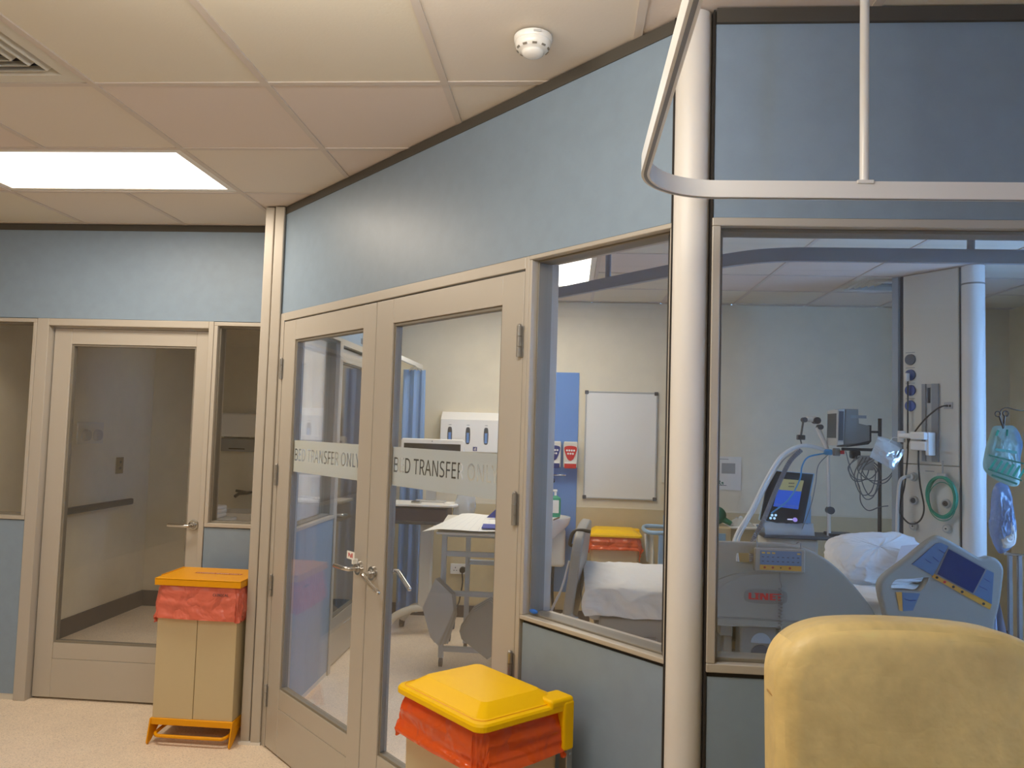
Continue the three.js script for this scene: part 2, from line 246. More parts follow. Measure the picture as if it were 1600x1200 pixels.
// -------- angled wall with the double doors
const ATB = [POST[0], 0, POST[1]];
{
  const w = struct('wall_front', 'angled blue grey wall above the double doors and low panel under its window', ATB, BANG);
  mesh('upper_panel', bx(0.0, BLEN + 0.02, 2.168, 2.688, -0.11, -0.006), M.blue, w);
  mesh('shadow_strip', bx(0.0, BLEN + 0.02, 2.688, CEIL, -0.11, -0.002), M.strip, w);
  mesh('lower_panel', bx(1.966, BLEN + 0.015, 0.03, 1.002, -0.11, -0.008), M.blue, w);
  mesh('bottom_channel', bx(1.966, BLEN + 0.015, 0, 0.03, -0.11, -0.012), M.offwhite, w);
  mesh('panel_joint', bx(1.966, BLEN, 1.0, 1.012, -0.1, -0.012), M.gasket, w);
  mesh('door_frame', [bx(0.0, 0.05, 0, 2.166, -0.12, 0, 0.003), bx(1.938, 1.957, 0, 2.166, -0.12, 0, 0.003), bx(0.05, 1.938, 2.126, 2.166, -0.12, 0, 0.003)], M.frame, w);
  const win = windowUnit('window_3', 'tall window in the angled wall beside the round pillar', ATB, BANG, 1.958, 2.542, 1.012, 2.166, [], 0.014, 0.006);
  // doors
  for (const [name, label, a, b, sl, sr] of [['door_2', 'hinged left leaf of the double doors, lettered frosted band on its glass', 0.054, 0.984, 0.135, 0.108], ['door_3', 'right leaf of the double doors beside the window, lettered frosted band on its glass', 0.989, 1.934, 0.132, 0.112]]) {
    const d = struct(name, label, ATB, BANG), left = name === 'door_2';
    const g = leaf(d, a, b, 0.01, 2.12, -0.045, -0.002, sl, sr, 0.305, 0.1);
    // frosted film with the words cut out of it
    const s0 = g.a + 0.01, s1 = g.b - 0.01, letters = textShapes(font, 'BED TRANSFER ONLY', s0 + 0.012, s1 - 0.004, 1.422, 1.482), sh = shapeOf([[s0, 1.368], [s1, 1.368], [s1, 1.522], [s0, 1.522]]), gs = [];
    for (const q of letters) { sh.holes.push(shapeOf(q.outline)); q.holes.forEach((h) => gs.push(new THREE.ShapeGeometry(shapeOf(h)))); }
    gs.unshift(new THREE.ShapeGeometry(sh)); gs.forEach((x) => x.translate(0, 0, g.g + 0.0012));
    const film = mesh('frosted_band', gs, M.film, d); film.userData.label = 'frosted strip with the cut-out words BED TRANSFER ONLY';
    if (left) {
      lever(d, 0.93, 1.012, -0.002, -1, 0.004); lever(d, 0.93, 1.012, -0.045, -1, 0.01, -1);
      for (const h of [0.25, 0.79, 1.34, 1.878]) hinge(d, 0.05, h, 0.004);
      const t = mesh('handle_tape', bx(0.878, 0.942, 1.048, 1.08, 0.03, 0.0315), M.paper, d); t.userData.label = 'small white tape with red lettering'; t.geometry.computeBoundingBox();
      mesh('lettering', textGeo(fontBold, 'Pull', 0.892, 0.928, 1.055, 1.074, 0.0316, 0.0006), M.red, t);
      mesh('tape_tail', bx(0.918, 0.93, 1.03, 1.05, 0.008, 0.03), M.paper, t);
    } else {
      lever(d, 1.045, 1.008, -0.002, 1, 0.05); lever(d, 1.045, 1.008, -0.045, 1, 0.05, -1);
      for (const h of [0.25, 0.85, 1.35, 1.889]) hinge(d, 1.925, h, 0.006);
    }
  }
  // corner post at the hinge side
  const p = struct('trim_1', 'slim aluminium corner post between the two glazed walls');
  mesh('post', [bx(-1.605, -1.556, 0, CEIL, -3.975, -3.885, 0.006), bx(-1.548, -1.497, 0, CEIL, -3.975, -3.872, 0.006)], M.frame, p);
  mesh('groove', bx(-1.56, -1.544, 0, CEIL, -3.97, -3.9), M.gasket, p);
  mesh('foot', bx(-1.607, -1.495, 0, 0.012, -3.98, -3.868), M.white, p);
}
// -------- round pillar and the wall with the wide window
{
  const p = struct('trim_2', 'tall pale round pillar between the two windows');
  mesh('pillar', cyl([0.308, 0, -2.062], [0.308, CEIL, -2.062], 0.047, 0.047, 40), M.column, p);
  mesh('gasket', [bx(0.353, 0.358, 0, CEIL, -2.09, -2.022), bx(0.257, 0.263, 0, CEIL, -2.12, -2.06)], M.gasket, p);
  const at = [0, 0, ZC], w = struct('wall_right', 'blue grey wall above and below the wide ward window', at);
  mesh('upper_panel', bx(0.36, XR, 2.17, 2.686, -0.11, -0.008), M.blue, w);
  mesh('shadow_strip', bx(0.36, XR, 2.686, CEIL, -0.11, 0.004), M.strip, w);
  mesh('lower_panel', bx(0.36, XR, 0.03, 1.0, -0.11, -0.008), M.blue, w);
  mesh('panel_joint', bx(0.36, XR, 1.0, 1.012, -0.1, -0.012), M.gasket, w);
  mesh('bottom_channel', bx(0.36, XR, 0, 0.03, -0.11, -0.012), M.offwhite, w);
  windowUnit('window_4', 'wide ward window above the armchair, looking in on the bed', at, 0, 0.356, XR, 1.012, 2.168, [1.95]);
}
// -------- partition between the lobby and the side room
{
  const at = [-1.5, 0, -3.95], w = struct('wall_partition', 'inner partition with a window and a glazed door, seen through the left door leaf', at, Math.PI / 2);   // s runs away from the ward, n faces the side room
  const L = -(ZBK) - 3.95;                                        // length
  mesh('upper_panel', bx(-0.02, L, 2.17, CEIL, -0.1, -0.008), M.blue, w);
  mesh('lower_panel', bx(-0.02, 1.03, 0.03, 1.0, -0.1, -0.008), M.blue, w);
  mesh('side_panel', bx(-0.02, 0.17, 1.0, 2.17, -0.1, -0.004), M.frame, w);
  mesh('bottom_channel', bx(-0.02, 1.03, 0, 0.03, -0.1, -0.01), M.offwhite, w);
  mesh('door_frame', [bx(1.03, 1.075, 0, 2.17, -0.11, 0), bx(1.985, 2.03, 0, 2.17, -0.11, 0), bx(1.075, 1.985, 2.13, 2.17, -0.11, 0)], M.frame, w);
  mesh('plaster', bx(2.03, L, 0, 2.17, -0.1, -0.004), M.wall, w);
  const w5 = windowUnit('window_5', 'window in the inner partition above a blue panel', at, Math.PI / 2, 0.17, 1.03, 1.0, 2.17); mesh('roller_blind', bx(0.19, 1.01, 1.02, 2.15, -0.1, -0.096), M.gloss, w5).userData.label = 'white blind behind the glass';
  const d = struct('door_4', 'glazed inner door between lobby and side room', at, Math.PI / 2);
  leaf(d, 1.079, 1.981, 0.01, 2.12, -0.08, -0.035, 0.1, 0.1, 0.305, 0.09); lever(d, 1.13, 1.01, -0.035, 1, 0.01);
}
// -------- back walls, lobby walls, ward walls behind the camera
{
  const b = struct('wall_back', 'cream back wall of the side room with a tan lower panel');
  mesh('plaster', bx(-1.6, XR + 0.1, 0.97, CEIL, ZBK - 0.1, ZBK - 0.002), M.wall, b);
  mesh('lower_panel', bx(-1.5, XR, 0, 0.97, ZBK - 0.1, ZBK - 0.001), M.tan, b); mesh('dado_bead', bx(-1.5, XR, 0.964, 0.976, ZBK - 0.02, ZBK, 0.003), M.wall, b);
  mesh('skirting', bx(-1.5, XR, 0, 0.1, ZBK, ZBK + 0.016, 0.004), M.skirt, struct('baseboard_back', 'dark skirting along the back wall of the side room'));
  const r = struct('wall_outer', 'cream right hand wall of the side room with a daylight window');
  const z0 = -4.35, z1 = -3.3, h0 = 0.95, h1 = 2.3;
  mesh('plaster', [bx(XR, XR + 0.1, 0, h0, ZBK - 0.1, ZC), bx(XR, XR + 0.1, h1, CEIL, ZBK - 0.1, ZC), bx(XR, XR + 0.1, h0, h1, ZBK - 0.1, z0), bx(XR, XR + 0.1, h0, h1, z1, ZC), bx(XR, XR + 0.1, 0, h0, ZC, ZF + 0.1), bx(XR, XR + 0.1, h1, CEIL, ZC, ZF + 0.1), bx(XR, XR + 0.1, h0, h1, ZC, 0.9), bx(XR, XR + 0.1, h0, h1, 1.5, ZF + 0.1)], M.wall, r);
  const w7 = struct('window_7', 'ward window on the right, outside the picture'); mesh('window_frame', barFrame(0, 0.6, h0, h1, 0.05, -0.08, -0.02).map((g) => g.rotateY(-Math.PI / 2).translate(XR, 0, 0.9)), M.frame, w7); mesh('pane', bx(XR + 0.045, XR + 0.051, h0 + 0.04, h1 - 0.04, 0.94, 1.46), M.glass, w7);
  const w = struct('window_6', 'daylight window in the outer wall'); mesh('window_frame', barFrame(0, z1 - z0, h0, h1, 0.05, -0.08, -0.02).map((g) => g.rotateY(-Math.PI / 2).translate(XR, 0, z0)), M.frame, w); mesh('pane', bx(XR + 0.045, XR + 0.051, h0 + 0.04, h1 - 0.04, z0 + 0.04, z1 - 0.04), M.glass, w);
  const l = struct('wall_lobby', 'cream walls of the dim lobby behind the single door');
  mesh('side_plaster', bx(-3.75, -3.65, 0, CEIL, ZBK - 0.1, ZA - 0.11), M.wall, l); const l2 = struct('wall_lobby_end', 'cream end wall of the dim lobby'); mesh('end_plaster', bx(-3.65, -1.6, 0, CEIL, ZBK - 0.1, ZANTE - 0.001), M.wall, l2); const bb = struct('baseboard_lobby', 'dark brown skirting round the lobby');
  mesh('side_skirting', bx(-3.65, -3.635, 0, 0.13, ZANTE, ZA - 0.12), M.skirt, bb); mesh('end_skirting', bx(-3.65, -1.6, 0, 0.13, ZANTE, ZANTE + 0.015), M.skirt, bb);
  mesh('corner_guard', bx(-3.65, -3.612, 0.13, 0.75, -5.36, -5.32, 0.005), M.wood, bb);
  const o = struct('wall_ward', 'ward walls behind the viewer');
  mesh('left_plaster', bx(XL - 0.1, XL, 0, CEIL, ZA - 0.2, ZF + 0.1), M.wall, o); mesh('rear_plaster', bx(XL - 0.1, XR + 0.1, 0, CEIL, ZF, ZF + 0.1), M.wall, o);
  mesh('far_plaster', [bx(XL - 0.1, XL, 0, CEIL, ZBK - 0.1, ZA - 0.2), bx(XL, -3.75, 0, CEIL, ZBK - 0.1, ZBK)], M.wall, o);
}
// -------- luminaires
function ceilingLight(label, i, j, ni, nj, color, power) {
  const x0 = GX + 0.6 * i, x1 = x0 + 0.6 * ni, z1 = GZ - 0.6 * j, z0 = z1 - 0.6 * nj, cx = (x0 + x1) / 2, cz = (z0 + z1) / 2;
  const t = thing('ceiling_light', label, 'ceiling light', [cx, CEIL, cz], 0, undefined), w = x1 - x0, d = z1 - z0;
  mesh('light_frame', [bx(x0 + 0.014, x1 - 0.014, CEIL + 0.004, CEIL + 0.03, z1 - 0.05, z1 - 0.014, 0.002), bx(x0 + 0.014, x1 - 0.014, CEIL + 0.004, CEIL + 0.03, z0 + 0.014, z0 + 0.05, 0.002), bx(x0 + 0.014, x0 + 0.05, CEIL + 0.004, CEIL + 0.03, z0 + 0.05, z1 - 0.05, 0.002), bx(x1 - 0.05, x1 - 0.014, CEIL + 0.004, CEIL + 0.03, z0 + 0.05, z1 - 0.05, 0.002)], M.white, t);
  mesh('housing', [bx(x0 + 0.02, x1 - 0.02, CEIL + 0.06, CEIL + 0.1, z0 + 0.02, z1 - 0.02)], M.white, t);
  mesh('diffuser', bx(x0 + 0.05, x1 - 0.05, CEIL + 0.012, CEIL + 0.022, z0 + 0.05, z1 - 0.05), new THREE.MeshStandardMaterial({ color: 0xffffff, roughness: 0.5, emissive: color.clone().lerp(new THREE.Color(1, 1, 1), 0.6), emissiveIntensity: 2.6 }), t);
  const a = new THREE.RectAreaLight(color, power, w - 0.1, d - 0.1); a.name = 'panel_light'; a.position.set(0, 0.006, 0); a.rotation.set(-Math.PI / 2, 0, 0); t.add(a);
}
ceilingLight('bright rectangular ceiling panel light above the single door', -2, 1, 2, 1, PANEL_WARM, PANEL_POWER);
ceilingLight('second ceiling panel light of the side room, hidden above the double doors', 1, 4, 1, 2, ROOM_WARM, ROOM_POWER * 0.65);
ceilingLight('ceiling panel light at the far left behind the viewer, outside the picture', -5, -5, 2, 1, PANEL_WARM, PANEL_POWER);
ceilingLight('ceiling panel light inside the side room, seen through the tall window', 2, 4, 1, 2, ROOM_WARM, ROOM_POWER);
{ // hanging batten light over the viewer: a box that shines down and to its sides, just above the picture
  const x0 = -1.15, x1 = 0.05, y0 = 2.5, y1 = 2.62, z0 = -1.42, z1 = -1.22, t = thing('batten_light', 'hanging white batten light just above the top of the picture', 'ceiling light', [-0.55, 2.5, -1.32]);
  mesh('diffuser', bx(x0, x1, y0, y1, z0, z1, 0.01), new THREE.MeshStandardMaterial({ color: 0xffffff, roughness: 0.5, emissive: BATTEN_WHITE, emissiveIntensity: 2 }), t); mesh('tray', bx(x0 - 0.005, x1 + 0.005, y1, y1 + 0.02, z0 - 0.005, z1 + 0.005, 0.004), M.white, t);
  for (const x of [-0.95, -0.15]) mesh('hanger', cyl([x, y1 + 0.02, -1.32], [x, CEIL, -1.32], 0.006), M.white, t);
  const lamp = (w, h, px, py, pz, rx, ry) => { const a = new THREE.RectAreaLight(BATTEN_WHITE, BATTEN_POWER, w, h); a.name = 'batten_glow'; a.position.set(px + 0.55, py - 2.5, pz + 1.32); a.rotation.set(rx, ry, 0); t.add(a); };
  lamp(1.18, 0.18, -0.55, y0 - 0.004, -1.32, -Math.PI / 2, 0); lamp(1.18, 0.11, -0.55, 2.56, z0 - 0.004, 0, 0); lamp(1.18, 0.11, -0.55, 2.56, z1 + 0.004, 0, Math.PI); lamp(0.18, 0.11, x1 + 0.004, 2.56, -1.32, 0, -Math.PI / 2); lamp(0.18, 0.11, x0 - 0.004, 2.56, -1.32, 0, Math.PI / 2);
}
function grille(label, i, j) {
  const [x0, x1, z0, z1] = cellOf(i, j), cx = (x0 + x1) / 2, cz = (z0 + z1) / 2, t = thing('air_vent', label, 'air vent', [cx, CEIL, cz]);
  const ring = (a, b, y0, y1) => loft([rr(2 * a, 2 * a, 0.004, y0, cx, cz, 1), rr(2 * b, 2 * b, 0.004, y1, cx, cz, 1)], false, false, 0.2);
  mesh('face_plate', [ring(0.286, 0.286, CEIL + 0.02, CEIL + 0.004), ring(0.286, 0.235, CEIL + 0.004, CEIL + 0.004), ring(0.235, 0.225, CEIL + 0.004, CEIL + 0.03)], M.offwhite, t);
  for (const q of [0.205, 0.17, 0.135, 0.1, 0.065]) mesh('vane', [ring(q, q + 0.012, CEIL + 0.004, CEIL + 0.026), ring(q - 0.004, q + 0.008, CEIL + 0.004, CEIL + 0.026), ring(q, q - 0.004, CEIL + 0.004, CEIL + 0.004)], M.offwhite, t);
  mesh('duct', bx(x0 + 0.02, x1 - 0.02, CEIL + 0.06, CEIL + 0.1, z0 + 0.02, z1 - 0.02), M.skirt, t);
}
grille('square ceiling air vent with nested vanes at the upper left corner', -1, -1);
grille('square ceiling air vent inside the side room by the service panel', 6, 5);

// ================================================================ ward objects
// sleeve of a bin liner folded over the rim
function liner(w, d, y0, y1, flare, seedv, ragged, inset = 0.004) {
  const N = 160, NV = 26, ring = (a) => { const P0 = rr(w, d, 0.03, 0, 0, 0, 10), n = P0.length, f = a * n, i = Math.floor(f) % n, t = f - Math.floor(f); return P0[i].clone().lerp(P0[(i + 1) % n], t); };
  const nz = (u, v, k) => fbm(u * 12, v * 3 + k, 12, seedv + k, 3) - 0.5;
  return gridSurface(N, NV, (u, v) => {
    const p = ring(u), hem = ragged(u), y = y1 + (y0 + hem - y1) * v, o = inset + flare * Math.sin(Math.PI * Math.min(1, v * 0.92) * 0.62) + 0.045 * nz(u, v, 0) * v + 0.022 * (fbm(u * 40, v * 5, 40, seedv + 9, 2) - 0.5) * v;
    const l = Math.hypot(p.x / (w / 2), p.z / (d / 2)), q = V(p.x / l / (w / 2), 0, p.z / l / (d / 2)); const m = Math.hypot(q.x, q.z) || 1;
    return V(p.x + q.x / m * o, y + 0.01 * nz(u * 1.5, v, 4) * v, p.z + q.z / m * o);
  });
}
{ // tall metal bin by the single door
  const X0 = -2.045, X1 = -1.615, Z1 = -3.825, Z0 = -4.12, cx = (X0 + X1) / 2, cz = (Z0 + Z1) / 2, w = X1 - X0, d = Z1 - Z0;
  const t = thing('pedal_bin', 'tall beige metal pedal bin with flat yellow lid and salmon liner beside the single door', 'bin', [cx, 0, cz], 0, undefined, false);
  mesh('body', [bx(-w / 2 + 0.008, -0.001, 0.12, 0.77, -d / 2 + 0.01, d / 2 - 0.006, 0.003), bx(0.001, w / 2 - 0.012, 0.12, 0.77, -d / 2 + 0.01, d / 2 - 0.008, 0.003)], M.beige, t);
  mesh('liner', [liner(w - 0.012, d - 0.01, 0.603, 0.785, 0.02, 11, (u) => 0.012 * Math.sin(u * 9) + 0.01 * Math.sin(u * 23 + 1))], M.salmon, t);
  mesh('bag_lettering', textGeo(fontBold, 'CLINICAL', 0.085, 0.165, 0.735, 0.748, d / 2 + 0.02, 0.0008), M.plum, t);
  const lid = mesh('lid', [bx(-w / 2 - 0.008, w / 2 + 0.006, 0.803, 0.812, -d / 2 - 0.01, d / 2 + 0.012, 0.003), bx(-w / 2 - 0.008, w / 2 + 0.006, 0.776, 0.81, d / 2 + 0.006, d / 2 + 0.012, 0.002), bx(-w / 2 - 0.008, -w / 2 - 0.003, 0.776, 0.81, -d / 2 - 0.01, d / 2 + 0.01, 0.002), bx(w / 2 + 0.001, w / 2 + 0.006, 0.776, 0.81, -d / 2 - 0.01, d / 2 + 0.01, 0.002), bx(-w / 2 - 0.014, -w / 2 - 0.009, 0.795, 0.815, -d / 2, d / 2 - 0.06, 0.002)], M.amber, t);
  const lt = canvasTex(512, 64, (c, W, H) => { c.fillStyle = '#b0532a'; c.fillRect(0, 0, W, H); c.fillStyle = '#f4dcbc'; c.font = 'bold 44px sans-serif'; c.textAlign = 'center'; c.fillText('CLINICAL WASTE ONLY', W / 2, 48, W - 20); });
  const lg = new THREE.PlaneGeometry(0.25, 0.03).rotateX(-Math.PI / 2).translate(0.03, 0.8128, -0.01); mesh('lid_label', lg, new THREE.MeshStandardMaterial({ map: lt, roughness: 0.5 }), lid, true).userData.label = 'small printed label on the lid';
  mesh('base_frame', [bx(-w / 2, w / 2 - 0.004, 0.09, 0.122, -d / 2 + 0.004, d / 2 + 0.002, 0.004)], M.amber, t);
  for (const s of [-1, 1]) mesh('leg', slab([[d / 2 + 0.004, 0.12], [-d / 2, 0.12], [-d / 2, 0.0], [-d / 2 + 0.05, 0.0], [d / 2 - 0.09, 0.07], [d / 2 - 0.01, 0.012], [d / 2 + 0.02, 0.0], [d / 2 + 0.03, 0.012]], -0.003, 0.003, 0).rotateY(-Math.PI / 2).translate(s * (w / 2 - 0.004) - (s > 0 ? 0.004 : 0), 0, 0), M.amber, t);
  mesh('pedal_bar', tube([[-w / 2 + 0.03, 0.055, -0.02], [-w / 2 + 0.03, 0.05, d / 2 - 0.02], [-w / 2 + 0.045, 0.046, d / 2 + 0.014], [-w / 2 + 0.08, 0.045, d / 2 + 0.02], [w / 2 - 0.08, 0.045, d / 2 + 0.02], [w / 2 - 0.045, 0.046, d / 2 + 0.014], [w / 2 - 0.03, 0.05, d / 2 - 0.02], [w / 2 - 0.03, 0.055, -0.02]], 0.0085, 90, 10), M.amber, t);
}
function domeBin(name, label, at, turn, w, d, H, mats) {           // bin with a bevelled plastic lid: w along its wall, d out from it
  const t = thing(name, label, 'bin', at, turn, undefined, false), [lidM, bagM, bodyM] = mats;
  mesh('body', loft([rr(w - 0.07, d - 0.07, 0.02, 0.012), rr(w - 0.045, d - 0.045, 0.025, H - 0.09)], true, true, 0.5), bodyM, t);
  mesh('liner', liner(w - 0.05, d - 0.05, H - 0.13, H - 0.018, 0.026, 23, (u) => -0.065 * Math.max(0, Math.cos((u - 0.12) * Math.PI * 4)) ** 1.5 + 0.01 * Math.sin(u * 31) + 0.012 * Math.sin(u * 57 + 2)), bagM, t);
  const lid = mesh('lid', loft([rr(w - 0.01, d - 0.01, 0.03, H - 0.024), rr(w, d, 0.035, H - 0.02), rr(w, d, 0.035, H - 0.008), rr(w - 0.008, d - 0.008, 0.033, H - 0.002), rr(w - 0.03, d - 0.03, 0.03, H), rr(w - 0.05, d - 0.05, 0.026, H + 0.002), rr(w - 0.12, d - 0.12, 0.02, H + 0.026), rr(w - 0.126, d - 0.126, 0.02, H + 0.028), rr(w - 0.2, d - 0.19, 0.02, H + 0.031)], true, true, 0.25), lidM, t);
  mesh('rim_groove', loft([rr(w - 0.03, d - 0.03, 0.03, H + 0.0002), rr(w - 0.034, d - 0.034, 0.03, H + 0.0022)], false, false), M.amber, lid);
  const k = mesh('hinge_cover', [bx(w / 2 - 0.07, w / 2 + 0.002, H - 0.012, H + 0.014, -d / 2 - 0.006, -d / 2 + 0.08, 0.01), bx(w / 2 - 0.03, w / 2 + 0.004, H - 0.13, H + 0.004, -d / 2 - 0.006, -d / 2 + 0.035, 0.008)], lidM, t);
  mesh('hinge_post', [bx(w / 2 - 0.03, w / 2, 0.02, H - 0.125, -d / 2 - 0.004, -d / 2 + 0.018, 0.003)], M.steel, t);
  mesh('rivet', [cyl([w / 2 - 0.001, H - 0.14, -d / 2 + 0.007], [w / 2 + 0.002, H - 0.14, -d / 2 + 0.007], 0.004)], M.chrome, k);
  for (const k of [-1, 1]) mesh('foot', bx(k * (w / 2 - 0.08), k * (w / 2 - 0.04), 0, 0.014, -d / 2 + 0.05, d / 2 - 0.05), M.rubber, t);
  return t;
}
const alongB = (s, n, y = 0) => [POST[0] + s * 0.69445 - n * 0.71954, y, POST[1] + s * 0.71954 + n * 0.69445];
domeBin('waste_bin', 'bright yellow lidded bin with orange liner in front of the double doors', alongB(2.066, 0.228), BANG, 0.41, 0.325, 0.86, [M.yellow, M.bag, M.beige]);
{ // recliner
  const t = thing('armchair', 'tan vinyl high backed armchair in the foreground before the wide window', 'armchair', [0.655, 0, -1.45], -0.02, undefined, false);
  const W = 0.258, out = [[-W, 0.4], [-W, 1.17], [-W + 0.012, 1.215], [-W + 0.045, 1.243], [-W + 0.1, 1.26], [0, 1.272], [W - 0.1, 1.26], [W - 0.045, 1.243], [W - 0.012, 1.215], [W, 1.17], [W, 0.4]];
  const curve = []; for (let k = 0; k < out.length - 1; k++) curve.push(out[k]); curve.push(out[out.length - 1]);
  const s = new THREE.Shape(); s.moveTo(...out[0]); s.lineTo(-W, 1.14); s.bezierCurveTo(-W, 1.2, -W + 0.03, 1.235, -W + 0.1, 1.253); s.bezierCurveTo(-0.09, 1.267, 0.09, 1.267, W - 0.1, 1.253); s.bezierCurveTo(W - 0.03, 1.235, W, 1.2, W, 1.14); s.lineTo(W, 0.4); s.closePath();
  const g = new THREE.ExtrudeGeometry(s, { depth: 0.07, bevelEnabled: true, bevelThickness: 0.045, bevelSize: 0.045, bevelOffset: -0.045, bevelSegments: 8, curveSegments: 18 }).translate(0, 0, -0.035);
  const lean = (q) => q.translate(0, -0.4, 0).rotateX(-0.09).translate(0, 0.4, -0.06);
  const sm = (q, a = 1.0) => toCreasedNormals(q, a);
  const back = mesh('backrest', lean(sm(g, 0.9)), M.vinyl, t);
  mesh('side_seam', [lean(tube([[-W + 0.004, 1.112, -0.03], [-W - 0.0005, 1.114, 0.0], [-W + 0.004, 1.11, 0.035], [-W + 0.02, 1.102, 0.064], [-W + 0.032, 1.098, 0.074]], 0.0022, 24, 6))], M.piping, back);
  mesh('seat_cushion', [bx(-0.25, 0.25, 0.36, 0.5, -0.08, 0.5, 0.045)], M.vinyl, t);
  for (const k of [-1, 1]) { mesh('armrest', [bx(k * 0.255, k * 0.335, 0.58, 0.66, -0.16, 0.42, 0.03)], M.vinyl, t); mesh('side_frame', [bx(k * 0.275, k * 0.315, 0.1, 0.59, -0.12, -0.06, 0.008), bx(k * 0.275, k * 0.315, 0.1, 0.59, 0.32, 0.38, 0.008), bx(k * 0.275, k * 0.315, 0.1, 0.15, -0.12, 0.38, 0.008)], M.wood, t); }
  mesh('seat_base', [bx(-0.275, 0.275, 0.28, 0.37, -0.1, 0.44, 0.01)], M.wood, t);
  for (const [x, z] of [[-0.29, -0.09], [0.29, -0.09], [-0.29, 0.35], [0.29, 0.35]]) mesh('leg', [cyl([x, 0, z], [x, 0.11, z], 0.02, 0.025)], M.rubber, t);
}
{ // curtain rail round the ward bay
  const t = thing('curtain_track', 'white curved ceiling curtain track hanging in front of the pillar', 'curtain track', [0.15, 2.16, -1.4]);
  const path = []; for (let z = 2.3; z > -1.64; z -= 0.25) path.push([0.15, z]);
  path.push(...arcPts(0.335, -1.66, 0.185, 180, 270, 18)); path.push([0.6, -1.846], [1.2, -1.85], [2.2, -1.86], [3.55, -1.87]);
  mesh('rail', rail(path, 2.166, 2.206, 0.018), M.gloss, t);
  mesh('runner_slot', rail(path, 2.1652, 2.1662, 0.007), M.grey, t);
  mesh('drop_rod', [cyl([0.674, 2.204, -1.846], [0.674, CEIL, -1.846], 0.0105)], M.gloss, t); mesh('drop_rod', [cyl([0.15, 2.204, 0.9], [0.15, CEIL, 0.9], 0.0105)], M.gloss, t); mesh('drop_rod', [cyl([2.5, 2.204, -1.862], [2.5, CEIL, -1.862], 0.0105)], M.gloss, t);
  mesh('rod_clip', [bx(0.655, 0.693, 2.2, 2.209, -1.858, -1.834, 0.002)], M.white, t);
}
{ // smoke detector
  const t = thing('smoke_detector', 'round white smoke detector on the ceiling', 'smoke detector', [-0.131, CEIL, -2.155]);
  const L = (pts) => new THREE.LatheGeometry(pts.map(([r, y]) => new THREE.Vector2(r, y)), 40).translate(-0.131, CEIL, -2.155);
  mesh('base', L([[0.0, 0], [0.054, 0], [0.055, -0.004], [0.054, -0.016], [0.05, -0.018]]), M.gloss, t);
  mesh('head', L([[0.05, -0.017], [0.051, -0.026], [0.047, -0.036], [0.04, -0.042], [0.032, -0.043], [0.032, -0.047], [0.028, -0.054], [0.016, -0.059], [0.0, -0.06]]), M.gloss, t);
  for (let k = 0; k < 10; k++) { const a = k * Math.PI / 5 + 0.16; mesh('slot', bx(-0.0065, 0.0065, -0.0055, 0.0, -0.001, 0.002).rotateX(0.75).translate(0, -0.036, 0.0462).rotateY(a).translate(-0.131, CEIL, -2.155), M.frameDark, t); }
  mesh('label_plate', bx(0.004, 0.026, -0.012, -0.006, 0.0525, 0.0545).translate(-0.131, CEIL, -2.155), M.lightGrey, t);
}
tag(mesh('blue_magnet', ball([0, 0, 0], 0.011, 1.7, 0.65, 0.6).translate(2.003, 1.041, -0.02).rotateY(BANG).translate(POST[0], 0, POST[1]), S(0x2468c8, 0.35), scene), 'small bright blue oval piece in the window frame corner', 'magnet');

// ================================================================ side room, seen through the double doors and the tall window
{ // curtain and its track
  const t = thing('curtain_rail', 'short white curtain rail meeting the back wall above the blue curtain', 'curtain track', [-1.3, 2.11, -5.6]);
  mesh('rail', bx(-1.312, -1.288, 2.112, 2.148, ZBK, -4.75, 0.003), M.gloss, t); mesh('drop_rod', cyl([-1.3, 2.145, -5.0], [-1.3, CEIL, -5.0], 0.009), M.gloss, t);
  const c = thing('curtain', 'gathered blue fabric curtain hanging at the back wall behind the computer', 'curtain', [-1.3, 0.08, -6.45]);
  const fold = (u, v) => V(-1.405 + 0.19 * u + 0.012 * Math.sin(v * 2), 2.085 - 2.0 * v, -6.45 + (0.014 + 0.01 * v) * Math.sin(u * Math.PI * 5 + 0.6 * Math.sin(v * 3)) + 0.003 * Math.sin(u * 40 + 3 * v));
  mesh('fabric', gridSurface(120, 30, fold), M.curtain, c);
  for (let k = 0; k < 6; k++) mesh('hook', [cyl([-1.39 + 0.033 * k, 2.075, -6.45], [-1.31 + 0.004 * k, 2.115, -6.45 + 0.01 * k], 0.003)], M.white, c);
}
{ // track round the bed
  const t = thing('bed_curtain_track', 'grey bed curtain track inside the side room, bent round the bed', 'curtain track', [0.4, 2.167, -2.7]);
  const path = [[-0.75, -4.05], [-0.5, -3.77], [-0.082, -3.296], [0.332, -2.81], [0.46, -2.665], [0.53, -2.595], [0.6, -2.545], [0.69, -2.518], [0.8, -2.512], [1.2, -2.512], [2.2, -2.515], [3.5, -2.52]];
  const sm = new THREE.CatmullRomCurve3(path.map(([x, z]) => V(x, 0, z)), false, 'centripetal').getPoints(90).map((p) => [p.x, p.z]);
  mesh('rail', rail(sm, 2.167, 2.21, 0.02), M.blueGrey, t);
  for (const [x, z] of [[1.243, -2.512], [0.136, -3.04], [2.6, -2.516]]) mesh('drop_rod', cyl([x, 2.208, z], [x, CEIL, z], 0.0115), M.blueGrey, t);
}
